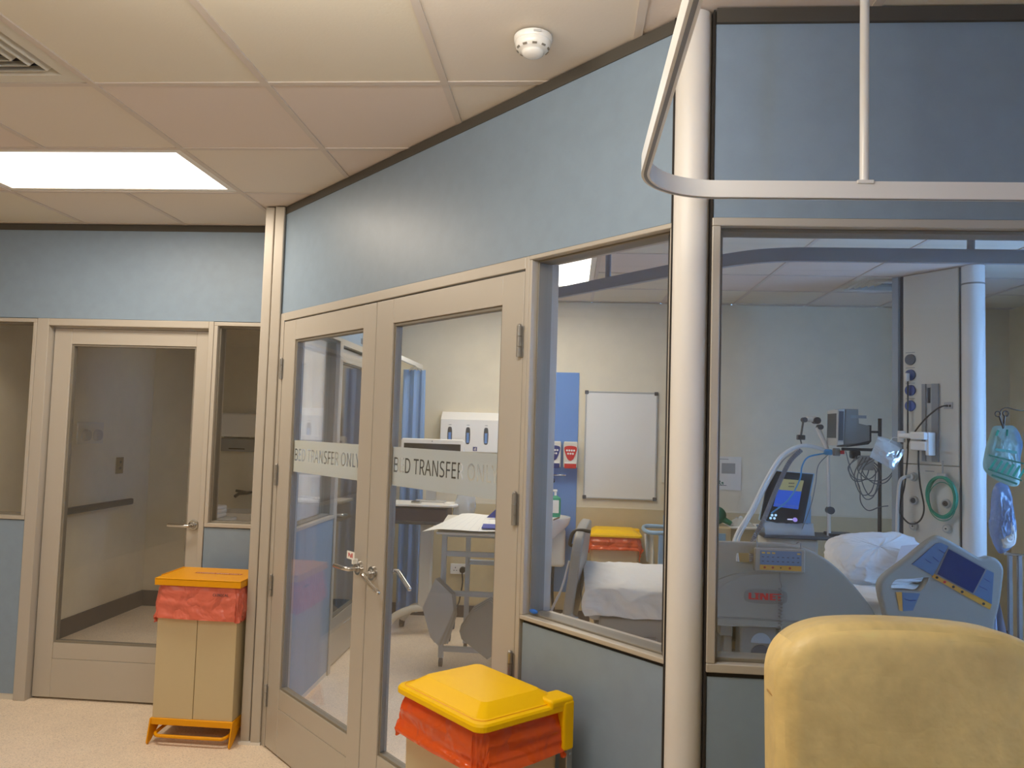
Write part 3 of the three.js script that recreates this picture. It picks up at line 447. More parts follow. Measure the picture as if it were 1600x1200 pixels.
{ // computer on wheels
  const t = thing('computer_cart', 'white wheeled computer cart with dark drawer behind the double doors', 'cart', [-1.1, 0, -6.0]);
  mesh('work_surface', slab([[-1.39, -6.2], [-0.9, -6.2], [-0.85, -6.16], [-0.84, -5.98], [-0.87, -5.9], [-1.39, -5.88]].map(([x, z]) => [x, -z]), 0, 0.02, 0.006).rotateX(-Math.PI / 2).translate(0, 1.0, 0), M.white, t);
  mesh('drawer', bx(-1.38, -0.91, 0.87, 0.985, -6.18, -5.92, 0.01), M.plum, t); mesh('drawer_lip', bx(-1.39, -0.9, 0.865, 0.888, -6.19, -5.9, 0.006), M.darkGrey, t);
  mesh('column', bx(-1.135, -1.04, 0.2, 0.87, -6.12, -6.03, 0.01), M.offwhite, t);
  mesh('foot', [tube([[-1.085, 0.21, -6.06], [-1.19, 0.2, -6.03], [-1.3, 0.15, -6.0], [-1.365, 0.07, -5.98]], 0.028, 24, 10), tube([[-1.085, 0.21, -6.06], [-0.98, 0.2, -6.03], [-0.9, 0.14, -5.98], [-0.875, 0.07, -5.95]], 0.028, 24, 10), tube([[-1.085, 0.21, -6.06], [-1.2, 0.18, -6.18], [-1.3, 0.07, -6.28]], 0.028, 20, 10), tube([[-1.085, 0.21, -6.06], [-0.98, 0.18, -6.18], [-0.9, 0.07, -6.28]], 0.028, 20, 10)], M.offwhite, t);
  for (const [x, z] of [[-1.37, -5.97], [-0.872, -5.93], [-1.305, -6.29], [-0.895, -6.29]]) mesh('caster', [cyl([x - 0.015, 0.04, z], [x + 0.015, 0.04, z], 0.04, 0.04, 20)], M.rubber, t);
  const s = thing('computer_screen', 'white framed computer screen standing on the wheeled cart', 'computer', [-1.077, 1.02, -6.12]);
  mesh('casing', slab([[-1.33, 1.18], [-0.826, 1.18], [-0.826, 1.5], [-0.838, 1.515], [-1.318, 1.515], [-1.33, 1.5]], -6.155, -6.115, 0.008), M.white, s);
  mesh('display', bx(-1.305, -0.852, 1.2, 1.478, -6.118, -6.1135), S(0x35322c, 0.25), s); mesh('camera_lens', cyl([-1.08, 1.497, -6.116], [-1.08, 1.497, -6.113], 0.004), M.black, s);
  mesh('stand', [bx(-1.12, -1.04, 1.02, 1.2, -6.16, -6.145, 0.003), bx(-1.2, -0.96, 1.02, 1.03, -6.19, -6.06, 0.003)], M.lightGrey, s);
  const sc = mesh('barcode_scanner', [bx(-1.2, -1.12, 1.021, 1.036, -5.99, -5.945, 0.007), bx(-1.185, -1.135, 1.036, 1.04, -5.985, -5.95, 0.002)], M.chrome, scene); tag(sc, 'small silver handset lying on the cart top', 'handset');
  tag(mesh('computer_mouse', ball([-0.915, 1.022, -5.97], 0.03, 1.1, 0.6, 0.8), M.gloss, scene), 'white mouse at the right end of the cart top', 'mouse');
  const k = thing('clear_bag', 'crumpled clear plastic bag hanging off the cart end', 'bag', [-0.8, 0.87, -6.05]);
  mesh('film', gridSurface(20, 20, (u, v) => { const a = u * Math.PI * 2; const r = 0.025 + 0.05 * Math.sin(v * 2.6); return V(-0.8 + r * Math.cos(a) * (1 + 0.3 * Math.sin(3 * a + v * 5)), 1.2 - 0.35 * v, -6.05 + 0.6 * r * Math.sin(a)); }), M.clear, k);
}
{ // chart trolley
  const t = thing('chart_trolley', 'pale grey tubular chart trolley just behind the right door leaf', 'trolley', [-0.6, 0, -5.15]);
  const X0 = -0.826, X1 = -0.38, Za = -5.3, Zb = -5.68, q = 0.017, post = (x, z, h) => bx(x - q, x + q, 0.06, h, z - q, z + q, 0.004);
  for (const [x, z] of [[X0, Za], [X1, Za], [X0 + 0.116, Zb], [X1, Zb]]) mesh('post', post(x, z, 0.905), M.paleFrame, t);
  for (const h of [0.885, 0.755, 0.49, 0.12]) mesh('rung', bx(X0, X1, h - q, h + q, Za - q + 0.001, Za + q - 0.001, 0.004), M.paleFrame, t);
  for (const h of [0.885, 0.64, 0.12]) mesh('rung', bx(X1 - q + 0.001, X1 + q - 0.001, h - q, h + q, Zb, Za, 0.004), M.paleFrame, t);
  for (const h of [0.885, 0.64]) mesh('rung', bx(X0 + 0.116, X1, h - q, h + q, Zb - q, Zb + q, 0.004), M.paleFrame, t);
  mesh('top_board', bx(X0 - 0.03, X1 + 0.04, -0.008, 0.008, -0.24, 0.24, 0.004).rotateX(0.135).translate(0, 0.943, -5.36), M.offwhite, t);
  for (const [x, z] of [[X0, Za], [X1, Za], [X0 + 0.116, Zb], [X1, Zb]]) mesh('caster', cyl([x - 0.011, 0.03, z], [x + 0.011, 0.03, z], 0.03, 0.03, 18), M.rubber, t);
  const chart = canvasTex(256, 256, (c, W, H) => { c.fillStyle = '#f1f0ea'; c.fillRect(0, 0, W, H); c.strokeStyle = '#c9ccd2'; for (let i = 8; i < H; i += 12) { c.beginPath(); c.moveTo(6, i); c.lineTo(W - 6, i); c.stroke(); } for (let i = 8; i < W; i += 30) { c.beginPath(); c.moveTo(i, 6); c.lineTo(i, H - 6); c.stroke(); } });
  const q4 = [V(-0.945, 0.937, -5.09), V(-0.45, 0.942, -5.11), V(-0.5, 1.0, -5.56), V(-0.75, 0.998, -5.56)];
  const sheetG = gridSurface(14, 8, (u, v) => { const p = q4[0].clone().lerp(q4[1], u).lerp(q4[3].clone().lerp(q4[2], u), v); p.y += 0.004 * Math.sin(u * 6) - 0.014 * Math.max(0, 0.2 - u) / 0.2 * (1 - v); return p; });
  const p1 = mesh('observation_chart', sheetG, new THREE.MeshStandardMaterial({ map: chart, roughness: 0.85, side: THREE.DoubleSide }), scene, true); tag(p1, 'large ruled paper chart spread on the chart trolley', 'paper');
  tag(mesh('folder', [bx(-0.1, 0.1, -0.004, 0.004, -0.05, 0.05, 0.002).rotateX(0.135).translate(-0.46, 0.961, -5.19)], M.purple, scene), 'flat blue violet folder lying on the paper chart', 'folder');
  tag(mesh('upright_folder', [slab([[-0.56, 0.99], [-0.36, 0.99], [-0.36, 1.09], [-0.47, 1.075]], -5.45, -5.438)], M.purple, scene), 'blue violet folder standing up at the back of the chart trolley', 'folder');
  const f1 = thing('hanging_file', 'sheaf of grey files hanging from the left of the chart trolley', 'file', [-0.85, 0.16, -5.24], 0);
  for (let k = 0; k < 5; k++) mesh('folder_leaf', slab([[-0.85, 0.6], [-0.735, 0.5], [-0.72, 0.36 + 0.01 * k], [-0.775 - 0.01 * k, 0.16], [-0.87, 0.165 + 0.012 * k], [-0.93, 0.4]].map(([x, y]) => [x - 0.004 * k, y]), -0.0015, 0.0015).rotateZ(0).translate(0, 0, -5.27 + 0.014 * k), k % 2 ? M.file : M.lightGrey, f1);
  const f2 = thing('hanging_file', 'sheaf of darker grey files hanging low beside the right door stile', 'file', [-0.55, 0.18, -5.0], 0);
  for (let k = 0; k < 6; k++) mesh('folder_leaf', slab([[-0.47, 0.54], [-0.58, 0.47], [-0.66, 0.35], [-0.645, 0.3], [-0.52 + 0.008 * k, 0.182], [-0.45, 0.2], [-0.41, 0.3], [-0.42, 0.5]].map(([x, y]) => [x, y - 0.004 * k]), -0.0015, 0.0015).translate(0, 0, -5.03 + 0.014 * k), k % 2 ? M.fileDark : M.file, f2);
}
{ // twin socket with plug
  const t = thing('wall_socket', 'white twin wall socket low on the back wall', 'socket', [-0.9, 0.36, ZBK]);
  mesh('plate', bx(-0.984, -0.816, 0.362, 0.45, ZBK + 0.004, ZBK + 0.016, 0.004), M.gloss, t);
  mesh('socket_holes', [bx(-0.945, -0.938, 0.412, 0.422, ZBK + 0.0155, ZBK + 0.0165), bx(-0.957, -0.948, 0.39, 0.396, ZBK + 0.0155, ZBK + 0.0165), bx(-0.935, -0.926, 0.39, 0.396, ZBK + 0.0155, ZBK + 0.0165)], M.black, t);
  for (const x of [-0.97, -0.835]) mesh('switch', bx(x, x + 0.008, 0.415, 0.43, ZBK + 0.015, ZBK + 0.02), M.white, t);
  const p = thing('power_plug', 'black mains plug with cable in the wall socket', 'plug', [-0.877, 0.4, ZBK + 0.02]);
  mesh('plug_body', [cyl([-0.877, 0.402, ZBK + 0.015], [-0.877, 0.402, ZBK + 0.055], 0.027, 0.024, 20)], M.black, p);
  mesh('cable', tube([[-0.877, 0.38, ZBK + 0.05], [-0.87, 0.3, ZBK + 0.06], [-0.885, 0.2, ZBK + 0.06], [-0.9, 0.12, ZBK + 0.09], [-0.96, 0.04, ZBK + 0.2], [-1.05, 0.012, -6.3]], 0.006, 40, 8), M.cable, p);
}
{ // glove dispenser
  const t = thing('glove_dispenser', 'white triple slot dispenser on the back wall behind the double doors', 'dispenser', [-0.85, 1.4, ZBK]);
  const X0 = -1.095, X1 = -0.6;
  mesh('casing', [slab([[0, 1.41], [0.13, 1.41], [0.13, 1.68], [0.06, 1.745], [0, 1.745]], 0, X1 - X0, 0.006).rotateY(-Math.PI / 2).translate(X1, 0, ZBK).rotateY(0)].map((g) => g.scale(1, 1, 1)), M.gloss, t);
  for (const x of [-1.012, -0.857, -0.702]) { const o = mesh('slot', slab(smooth([[x - 0.017, 1.49], [x - 0.017, 1.6], [x - 0.01, 1.615], [x + 0.01, 1.615], [x + 0.017, 1.6], [x + 0.017, 1.49], [x + 0.01, 1.475], [x - 0.01, 1.475]], 40), ZBK + 0.128, ZBK + 0.1315), M.darkGrey, t); mesh('glove_box', [bx(x - 0.011, x + 0.011, 1.485, 1.57, ZBK + 0.131, ZBK + 0.1325)], M.bluePanel, o); mesh('size_mark', [bx(x - 0.012, x + 0.012, 1.632, 1.637, ZBK + 0.129, ZBK + 0.1305)], M.grey, o); }
  const logo = mesh('logo', [bx(-0.81, -0.775, 1.418, 1.452, ZBK + 0.129, ZBK + 0.131)], M.navy, t); mesh('lettering', textGeo(fontBold, 'd', -0.801, -0.784, 1.424, 1.446, ZBK + 0.131, 0.0008), M.white, logo);
}
{ // splash panel, dispensers, basin, bottle
  const s = mesh('splash_panel', bx(-0.5, 0.075, 0.25, 2.112, ZBK + 0.001, ZBK + 0.008, 0.002), M.bluePanel, scene); tag(s, 'glossy blue splash panel on the wall behind the basin', 'panel');
  const dispenser = (x, label, col) => {
    const t = thing('soap_dispenser', label, 'dispenser', [x, 1.3, ZBK + 0.05], 0, 'soap dispensers over the basin');
    mesh('casing', slab([[x - 0.058, 1.305], [x + 0.058, 1.305], [x + 0.06, 1.5], [x + 0.055, 1.52], [x - 0.055, 1.52], [x - 0.06, 1.5]], ZBK + 0.008, ZBK + 0.105, 0.008), M.offwhite, t);
    mesh('badge', slab(smooth([[x - 0.05, 1.475], [x + 0.05, 1.475], [x + 0.04, 1.41], [x + 0.02, 1.37], [x, 1.36], [x - 0.02, 1.37], [x - 0.04, 1.41]], 40), ZBK + 0.104, ZBK + 0.108), col, t);
    for (const [dx, dy] of [[-0.03, 1.447], [-0.01, 1.447], [0.01, 1.447], [0.03, 1.447], [-0.02, 1.42], [0, 1.42], [0.02, 1.42]]) mesh('dot', cyl([x + dx, dy, ZBK + 0.107], [x + dx, dy, ZBK + 0.1095], 0.0085, 0.0085, 12), M.white, t);
    mesh('push_bar', bx(x - 0.05, x + 0.05, 1.296, 1.345, ZBK + 0.01, ZBK + 0.115, 0.006), col, t); mesh('push_stripe', bx(x - 0.049, x + 0.049, 1.336, 1.347, ZBK + 0.012, ZBK + 0.1165, 0.002), M.white, t);
  };
  dispenser(-0.125, 'white soap dispenser with a navy badge over the basin', M.navy); dispenser(0.015, 'white soap dispenser with a red badge over the basin', M.red);
  const b = thing('wash_basin', 'white ceramic wash basin on the blue panel, cut by the window frame', 'basin', [-0.25, 0.6, -6.5]);
  const ring = (w, d, y, cz = -6.5) => Array.from({ length: 48 }, (_, k) => { const a = k / 48 * Math.PI * 2; return V(-0.27 + w * Math.cos(a), y, Math.max(ZBK + 0.01, cz + d * Math.sin(a))); }).reverse();
  mesh('bowl', loft([ring(0.1, 0.1, 0.68), ring(0.2, 0.16, 0.74), ring(0.285, 0.215, 0.84), ring(0.3, 0.23, 0.885), ring(0.298, 0.228, 0.9), ring(0.28, 0.21, 0.902), ring(0.25, 0.18, 0.87), ring(0.15, 0.1, 0.78), ring(0.04, 0.04, 0.765)], true, true, 0.9), M.gloss, b);
  mesh('pedestal_cover', bx(-0.38, -0.01, 0.5, 0.79, ZBK + 0.01, -6.42, 0.03), M.offwhite, b);
  mesh('tap', [tube([[-0.2, 1.2, ZBK + 0.01], [-0.14, 1.2, ZBK + 0.08], [-0.12, 1.2, ZBK + 0.16], [-0.12, 1.19, ZBK + 0.2]], 0.012, 30, 10)], M.chrome, b); mesh('tap_lever', tube([[-0.2, 1.23, ZBK + 0.01], [-0.1, 1.235, ZBK + 0.06], [-0.02, 1.235, ZBK + 0.06]], 0.006, 16, 8), M.chrome, b);
  mesh('waste_pipe', tube([[-0.1, 0.6, -6.55], [-0.11, 0.3, -6.55], [-0.08, 0.06, -6.45]], 0.012, 20, 8), M.black, b);
  const t = thing('sanitiser_bottle', 'green labelled pump bottle standing by the basin', 'bottle', [-0.095, 0.903, -6.5]);
  mesh('bottle_body', loft([rr(0.085, 0.06, 0.018, 0.9, -0.1, -6.48), rr(0.09, 0.062, 0.02, 0.93, -0.1, -6.48), rr(0.09, 0.062, 0.02, 1.055, -0.1, -6.48), rr(0.03, 0.03, 0.014, 1.075, -0.1, -6.48)]), M.green, t);
  mesh('bottle_label', bx(-0.132, -0.07, 0.935, 1.04, -6.4495, -6.4475, 0.0), M.white, t); mesh('pump', [cyl([-0.1, 1.07, -6.48], [-0.1, 1.11, -6.48], 0.011), bx(-0.145, -0.085, 1.105, 1.125, -6.492, -6.468, 0.006)], M.gloss, t);
  const h = mesh('pump_stick', [cyl([-0.19, 0.86, -6.3], [-0.06, 0.915, -6.32], 0.006)], M.wood, scene); tag(h, 'thin brown stick resting on the basin rim', 'stick');
}
{ // whiteboard
  const t = thing('whiteboard', 'blank whiteboard with an aluminium edge on the back wall', 'whiteboard', [0.44, 1.04, ZBK]);
  const X0 = 0.13, X1 = 0.742, Y0 = 1.045, Y1 = 1.958;
  mesh('board', bx(X0 + 0.01, X1 - 0.01, Y0 + 0.01, Y1 - 0.01, ZBK + 0.001, ZBK + 0.012), S(0xe9e8e2, 0.3), t);
  mesh('edge', barFrame(X0, X1, Y0, Y1, 0.012, ZBK + 0.001, ZBK + 0.018), M.lightGrey, t);
  for (const x of [X0 + 0.011, X1 - 0.011]) for (const y of [Y0 + 0.011, Y1 - 0.011]) mesh('corner_cap', bx(x - 0.016, x + 0.016, y - 0.016, y + 0.016, ZBK, ZBK + 0.022, 0.006), M.darkGrey, t);
}
domeBin('waste_bin', 'yellow lidded bin with orange liner behind the bed, under the whiteboard', [0.385, 0, -6.46], 0, 0.43, 0.36, 0.8, [M.yellow, M.bag, M.beige]);
{ // frame at the pillar edge
  const t = thing('walking_frame', 'light blue tubular frame with hand grips beside the pillar, behind the bed', 'frame', [0.7, 0, -6.2]);
  mesh('grip', [tube([[0.78, 0.872, -6.32], [0.64, 0.872, -6.33], [0.605, 0.862, -6.28], [0.612, 0.85, -6.18], [0.66, 0.846, -6.12], [0.8, 0.85, -6.1]], 0.016, 40, 10)], M.lightBlue, t);
  mesh('upright', [bx(0.705, 0.745, 0.03, 0.86, -6.14, -6.1, 0.008), cyl([0.78, 0.02, -6.32], [0.78, 0.96, -6.34], 0.015)], M.lightBlue, t); mesh('base', [bx(0.6, 0.9, 0, 0.03, -6.3, -6.0, 0.01)], M.grey, t);
  mesh('hanging_cloth', gridSurface(10, 14, (u, v) => V(0.6 + 0.07 * u + 0.02 * v, 0.83 - 0.26 * v * (0.8 + 0.2 * u), -6.17 + 0.02 * Math.sin(u * 8 + v * 2))), M.offwhite, t);
}
{ // wall switch beyond the whiteboard
  tag(mesh('wall_switch', [bx(0.79, 0.83, 1.2, 1.42, ZBK, ZBK + 0.012, 0.003)], M.offwhite, scene), 'narrow pale switch plate at the right of the whiteboard', 'switch');
}

// ================================================================ bed and equipment, seen through the wide window
{
  const t = thing('hospital_bed', 'electric hospital bed with pale plastic side rails and control screen', 'bed', [1.1, 0, -5.0]);
  mesh('bed_base', [bx(0.18, 2.12, 0.42, 0.5, -5.42, -4.66, 0.02), bx(0.35, 2.0, 0.14, 0.22, -5.3, -4.75, 0.03)], M.bedGrey, t);
  mesh('lift_column', [bx(0.62, 0.82, 0.2, 0.44, -5.15, -4.9, 0.02), bx(1.55, 1.75, 0.2, 0.44, -5.15, -4.9, 0.02)], M.bedPlastic, t);
  mesh('side_cover', [bx(0.2, 0.95, 0.36, 0.54, -4.66, -4.6, 0.02)], M.bedPlastic, t);
  mesh('accessory_bar', [cyl([0.25, 0.43, -4.57], [0.5, 0.41, -4.57], 0.012), bx(0.46, 0.53, 0.36, 0.44, -4.6, -4.55, 0.01)], M.steel, t);
  mesh('actuator', bx(0.45, 0.66, 0.28, 0.36, -4.75, -4.6, 0.02), M.navy, t);
  const brake = mesh('brake_unit', bx(0.97, 1.17, 0.3, 0.585, -4.6, -4.47, 0.015), M.bedGrey, t);
  mesh('brake_window', slab([...arcPts(1.085, 0.47, 0.055, 0, 180).map(([x, y]) => [x, y])], -4.472, -4.466), M.blueGrey, brake);
  mesh('brake_dial', cyl([1.085, 0.405, -4.475], [1.085, 0.405, -4.466], 0.055, 0.055, 24), M.darkGrey, brake);
  mesh('support_leg', [bx(0.9, 0.95, 0.2, 0.58, -4.62, -4.56, 0.008), bx(0.8, 0.86, 0.2, 0.58, -4.62, -4.56, 0.008)], M.bedPlastic, t);
  for (const [x, z] of [[0.3, -4.75], [0.3, -5.3], [1.95, -4.75], [1.95, -5.3]]) mesh('caster', cyl([x, 0.075, z - 0.02], [x, 0.075, z + 0.02], 0.075, 0.075, 24), M.rubber, t);
  mesh('mattress', bx(0.13, 2.14, 0.5, 0.69, -5.42, -4.64, 0.05), M.lightGrey, t);
  // footboard, seen nearly on its edge
  const rz = (g) => g.translate(0, -0.55, 0).rotateZ(-0.12).translate(0.055, 0.55, 0);
  const fbShape = smooth([[-0.42, 0.46], [-0.45, 0.7], [-0.44, 0.93], [-0.38, 1.0], [-0.2, 1.035], [0, 1.04], [0.2, 1.035], [0.38, 1.0], [0.44, 0.93], [0.45, 0.7], [0.42, 0.46]], 70);
  const fb = mesh('footboard', rz(slab(fbShape, -0.03, 0.03, 0.014).rotateY(Math.PI / 2 - 0.085)).translate(0, 0, -5.03), M.bedPlastic, t);
  mesh('foot_handle', rz(tube([[-0.03, 0.92, 0.3], [-0.075, 0.92, 0.3], [-0.08, 0.945, 0.32], [-0.07, 1.0, 0.33], [-0.03, 1.02, 0.33], [0.03, 1.02, 0.33]], 0.011, 30, 8)).translate(0, 0, -5.03), M.black, fb);
  mesh('foot_bumper', [bx(-0.07, 0.03, 0.4, 0.52, -4.72, -4.6, 0.02)], M.keyBlue, fb); mesh('bumper_bracket', tube([[-0.02, 0.53, -4.6], [0.05, 0.53, -4.59], [0.075, 0.48, -4.59], [0.075, 0.38, -4.6]], 0.022, 20, 8), M.bedPlastic, fb);
  mesh('foot_cable', tube([[0.02, 0.85, -4.62], [-0.02, 0.7, -4.58], [-0.08, 0.55, -4.6], [-0.09, 0.38, -4.62]], 0.007, 30, 8), M.lightGrey, fb);
  mesh('headboard', rz(slab([[-0.42, 0.46], [-0.42, 0.8], [0.42, 0.8], [0.42, 0.46]], -0.02, 0.02, 0.008).rotateY(Math.PI / 2)).translate(2.14, 0, -5.03), M.bedPlastic, t);
  // near side rail, foot section
  const zr = -4.47, front = -4.43;
  const railOut = [[0.66, 0.62], [0.655, 0.8], [0.66, 0.97], [0.685, 1.01], [0.8, 1.018], [1.0, 1.02], [1.2, 1.02], [1.29, 1.008], [1.36, 0.982], [1.43, 0.942], [1.493, 0.892], [1.565, 0.82], [1.63, 0.742], [1.675, 0.68], [1.7, 0.62], [1.69, 0.575], [1.62, 0.565], [1.2, 0.565], [0.72, 0.575]];
  const slotA = smooth([[0.924, 0.935], [0.933, 0.97], [0.98, 0.976], [1.02, 0.976], [1.05, 0.965], [1.05, 0.905], [1.02, 0.894], [0.96, 0.894], [0.931, 0.902]], 40);
  const fr = mesh('foot_side_rail', slab(smooth(railOut, 120), zr - 0.02, front, 0.012, [slotA]), M.bedPlastic, t);
  mesh('rail_swoosh', slab(smooth([[0.7, 0.7], [0.8, 0.79], [0.92, 0.845], [1.05, 0.868], [1.2, 0.872], [1.3, 0.868], [1.2, 0.862], [1.06, 0.852], [0.95, 0.825], [0.85, 0.77], [0.76, 0.68]], 60), front - 0.002, front + 0.004, 0.002), M.bedPlastic, fr);
  mesh('rail_ridge', bx(0.68, 1.66, 0.6, 0.612, front - 0.004, front + 0.004, 0.003), M.bedGrey, fr);
  const plate = mesh('logo_plate', slab(smooth([[0.985, 0.712], [0.985, 0.752], [1.0, 0.764], [1.2, 0.764], [1.212, 0.752], [1.212, 0.712], [1.2, 0.7], [1.0, 0.7]], 40), front, front + 0.003), M.bedGrey, fr);
  mesh('lettering', [-0.0025, 0, 0.0025].flatMap((k) => textGeo(fontBold, 'LINET', 1.008 + k, 1.188 + k, 0.714, 0.75, front + 0.003 + k * 0.1)), M.red, plate).userData.label = 'red LINET lettering';
  mesh('rail_hinge', [bx(0.86, 0.93, 0.5, 0.6, -4.62, -4.46, 0.01), bx(1.5, 1.57, 0.5, 0.6, -4.62, -4.46, 0.01)], M.bedGrey, fr);
  // near side rail, head section with touch screen
  const zh = -4.4;
  const H = [[1.731, 0.6], [1.721, 0.668], [1.696, 0.764], [1.691, 0.825], [1.711, 0.867], [1.83, 0.968], [1.966, 1.083], [2.006, 1.1], [2.046, 1.086], [2.14, 1.036], [2.225, 0.991], [2.264, 1.0], [2.308, 0.989], [2.338, 0.945], [2.335, 0.869], [2.311, 0.716], [2.296, 0.665], [2.27, 0.57], [2.0, 0.55], [1.76, 0.56]];
  const slotB = smooth([[1.738, 0.822], [1.768, 0.87], [1.85, 0.882], [1.965, 0.888], [1.915, 0.79], [1.84, 0.788], [1.75, 0.792]], 40);
  const hr = mesh('head_side_rail', slab(smooth(H, 140), zh - 0.06, zh, 0.016, [slotB]), M.bedPlastic, t);
  const plateG = (p, z0 = zh - 0.001, z1 = zh + 0.004) => slab(p, z0, z1);
  mesh('keypad', plateG([[1.861, 0.945], [1.985, 1.06], [2.01, 1.066], [2.051, 1.05], [1.971, 0.888]]), M.keyBlue, hr);
  mesh('keypad', plateG([[2.244, 0.936], [2.284, 0.917], [2.272, 0.752], [2.176, 0.803]]), M.keyBlue, hr);
  mesh('orange_strip', plateG([[1.975, 0.9], [1.966, 0.88], [2.262, 0.722], [2.272, 0.75]]), M.keyOrange, hr);
  mesh('screen_bezel', plateG([[2.049, 1.045], [2.25, 0.938], [2.178, 0.796], [1.981, 0.896]], zh, zh + 0.006), M.bedGrey, hr);
  const scr = mesh('touch_screen', plateG([[2.051, 1.035], [2.239, 0.935], [2.174, 0.806], [1.991, 0.899]], zh + 0.006, zh + 0.008), M.lcd, hr);
  const sw = mesh('rocker_switch_plate', plateG([[1.811, 0.792], [1.903, 0.791], [1.866, 0.7], [1.813, 0.693]]), M.keyBlue, hr); mesh('orange_key', plateG([[1.778, 0.793], [1.808, 0.794], [1.813, 0.693], [1.796, 0.697]]), M.keyOrange, hr);
  for (const [a, b] of [[1.99, 0.88], [2.03, 0.858], [2.075, 0.834], [2.12, 0.81], [2.23, 0.752]]) mesh('button', cyl([a, b, zh + 0.003], [a, b, zh + 0.0065], 0.007, 0.007, 12), a > 2 && a < 2.05 ? M.red : M.gasket, hr);
  for (const [a, b, c, d] of [[1.93, 0.975, 1.96, 0.955], [1.97, 0.99, 2.0, 0.965], [2.0, 1.03, 2.03, 1.012], [2.235, 0.885, 2.262, 0.87], [2.21, 0.845, 2.25, 0.825], [1.82, 0.76, 1.85, 0.75], [1.85, 0.75, 1.88, 0.755]]) mesh('key_mark', cyl([a, b, zh + 0.004], [c, d, zh + 0.004], 0.0022, 0.0022, 6), M.navy, hr);
  // linen
  const sheet = thing('bed_sheet', 'white sheet tucked over the bed mattress', 'sheet', [1.1, 0.53, -5.03]);
  const nz = (a, b, k) => fbm(a, b, 64, k, 4) - 0.5;
  const prof = (v) => { // cross section from the near hem over the top to the far hem
    if (v < 0.3) { const q = v / 0.3; return [0.548 + 0.145 * q, -4.59 - 0.012 * q * q]; }
    if (v < 0.36) { const q = (v - 0.3) / 0.06 * Math.PI / 2; return [0.693 + 0.025 * Math.sin(q), -4.602 - 0.025 * (1 - Math.cos(q))]; }
    if (v < 0.8) { const q = (v - 0.36) / 0.44; return [0.718 + 0.012 * Math.sin(q * Math.PI), -4.627 - 0.81 * q]; }
    const q = (v - 0.8) / 0.2; return [0.718 - 0.13 * q, -5.437 - 0.03 * Math.sin(q * 1.5)];
  };
  mesh('fabric', gridSurface(150, 90, (u, v) => { const [y, z] = prof(v), x = 0.115 + 2.03 * u, side = v < 0.33 ? 1 : 0.25; const w = nz(x * 9 + 3 * y, y * 6 + z * 3, 51), e = nz(x * 4, z * 5, 57); return V(x - 0.02 * Math.sin(Math.min(1, v / 0.3) * 3) * (u < 0.02 ? 1 : 0), y + 0.025 * e + 0.012 * (1 - Math.abs(2 * fbm(x * 7 + 3 * z, z * 7 - 2 * x, 64, 59, 3) - 1)) ** 4 * (v > 0.36 && v < 0.8 ? 1 : 0) + (v < 0.12 ? 0.03 * nz(x * 5, 2, 71) * (1 - v / 0.12) : 0), z + side * (0.05 * w + 0.03 * (1 - Math.abs(2 * fbm(x * 5 + 4 * y, x * 2 - 6 * y, 64, 55, 3) - 1)) ** 4)); }), M.sheet, sheet);
  mesh('end_fold', gridSurface(40, 24, (u, v) => { const z = -4.6 - 0.84 * u; return V(0.112 - 0.02 * Math.sin(v * 3) + 0.015 * nz(z * 12, v * 3, 88), 0.72 - 0.17 * v, z); }), M.sheet, sheet);
  const pl = thing('pillow', 'plump white pillow propped at the head of the bed', 'pillow', [1.93, 0.73, -5.05]);
  const ridge = (a, b, s) => 1 - Math.abs(2 * fbm(a, b, 16, s, 3) - 1), pg = gridSurface(150, 90, (u, v) => { const a = u * Math.PI * 2, b = (v - 0.5) * Math.PI, ce = (c, p) => Math.sign(c) * Math.abs(c) ** p, x = ce(Math.cos(b), 0.7) * ce(Math.cos(a), 0.62), y = ce(Math.cos(b), 0.7) * ce(Math.sin(a), 0.62), z = ce(Math.sin(b), 1.15), k = 1 + 0.1 * (fbm(u * 8, v * 8, 8, 91, 4) - 0.5) + 0.07 * (ridge(u * 16 + 2 * v, v * 6, 93) ** 3 - 0.4); return V(0.3 * x * k, 0.19 * y * k, 0.1 * z * k); });
  mesh('pillow_case', pg.rotateX(-0.9).rotateZ(0.09).translate(1.925, 0.875, -5.05), M.pillow, pl);
  const fold = thing('folded_cloth', 'folded pale cloth lying on the pillow', 'cloth', [2.05, 0.9, -4.85]);
  mesh('fabric', [loft([[V(1.94, 0.86, -4.83), V(2.1, 0.9, -4.83), V(2.18, 0.975, -4.9), V(2.02, 0.96, -4.93)], [V(1.945, 0.875, -4.82), V(2.1, 0.925, -4.82), V(2.18, 1.0, -4.9), V(2.02, 0.975, -4.92)]].map((r) => r.reverse()), true, true, 0.3)], S(0xc6c7d0, 0.9), fold);
  // hand control hung on the rail
  const hc = thing('bed_controller', 'grey control box with blue and orange keys hung on the bed side rail', 'controller', [1.165, 0.87, -4.41]);
  mesh('case', bx(1.03, 1.3, 0.872, 0.998, -4.428, -4.395, 0.008), M.bedPlastic, hc);
  const face = canvasTex(512, 256, (c, W, Hh) => { c.fillStyle = '#5c7796'; c.fillRect(0, 0, W, Hh); c.fillStyle = '#cf9a3e'; c.fillRect(0, Hh * 0.74, W, Hh * 0.26); for (let r = 0; r < 3; r++) for (let k = 0; k < 8; k++) { c.fillStyle = r === 0 ? '#c9a04c' : '#2c3e58'; if (r === 0 && k > 2 && k < 7) continue; c.fillRect(24 + k * 62, 20 + r * 58, r ? 26 : 40, r ? 12 : 22); } c.fillStyle = '#a8402a'; for (const x of [60, 160, 370]) { c.beginPath(); c.arc(x, Hh * 0.87, 15, 0, 7); c.fill(); } c.fillStyle = '#3a3420'; c.fillRect(250, Hh * 0.84, 16, 16); });
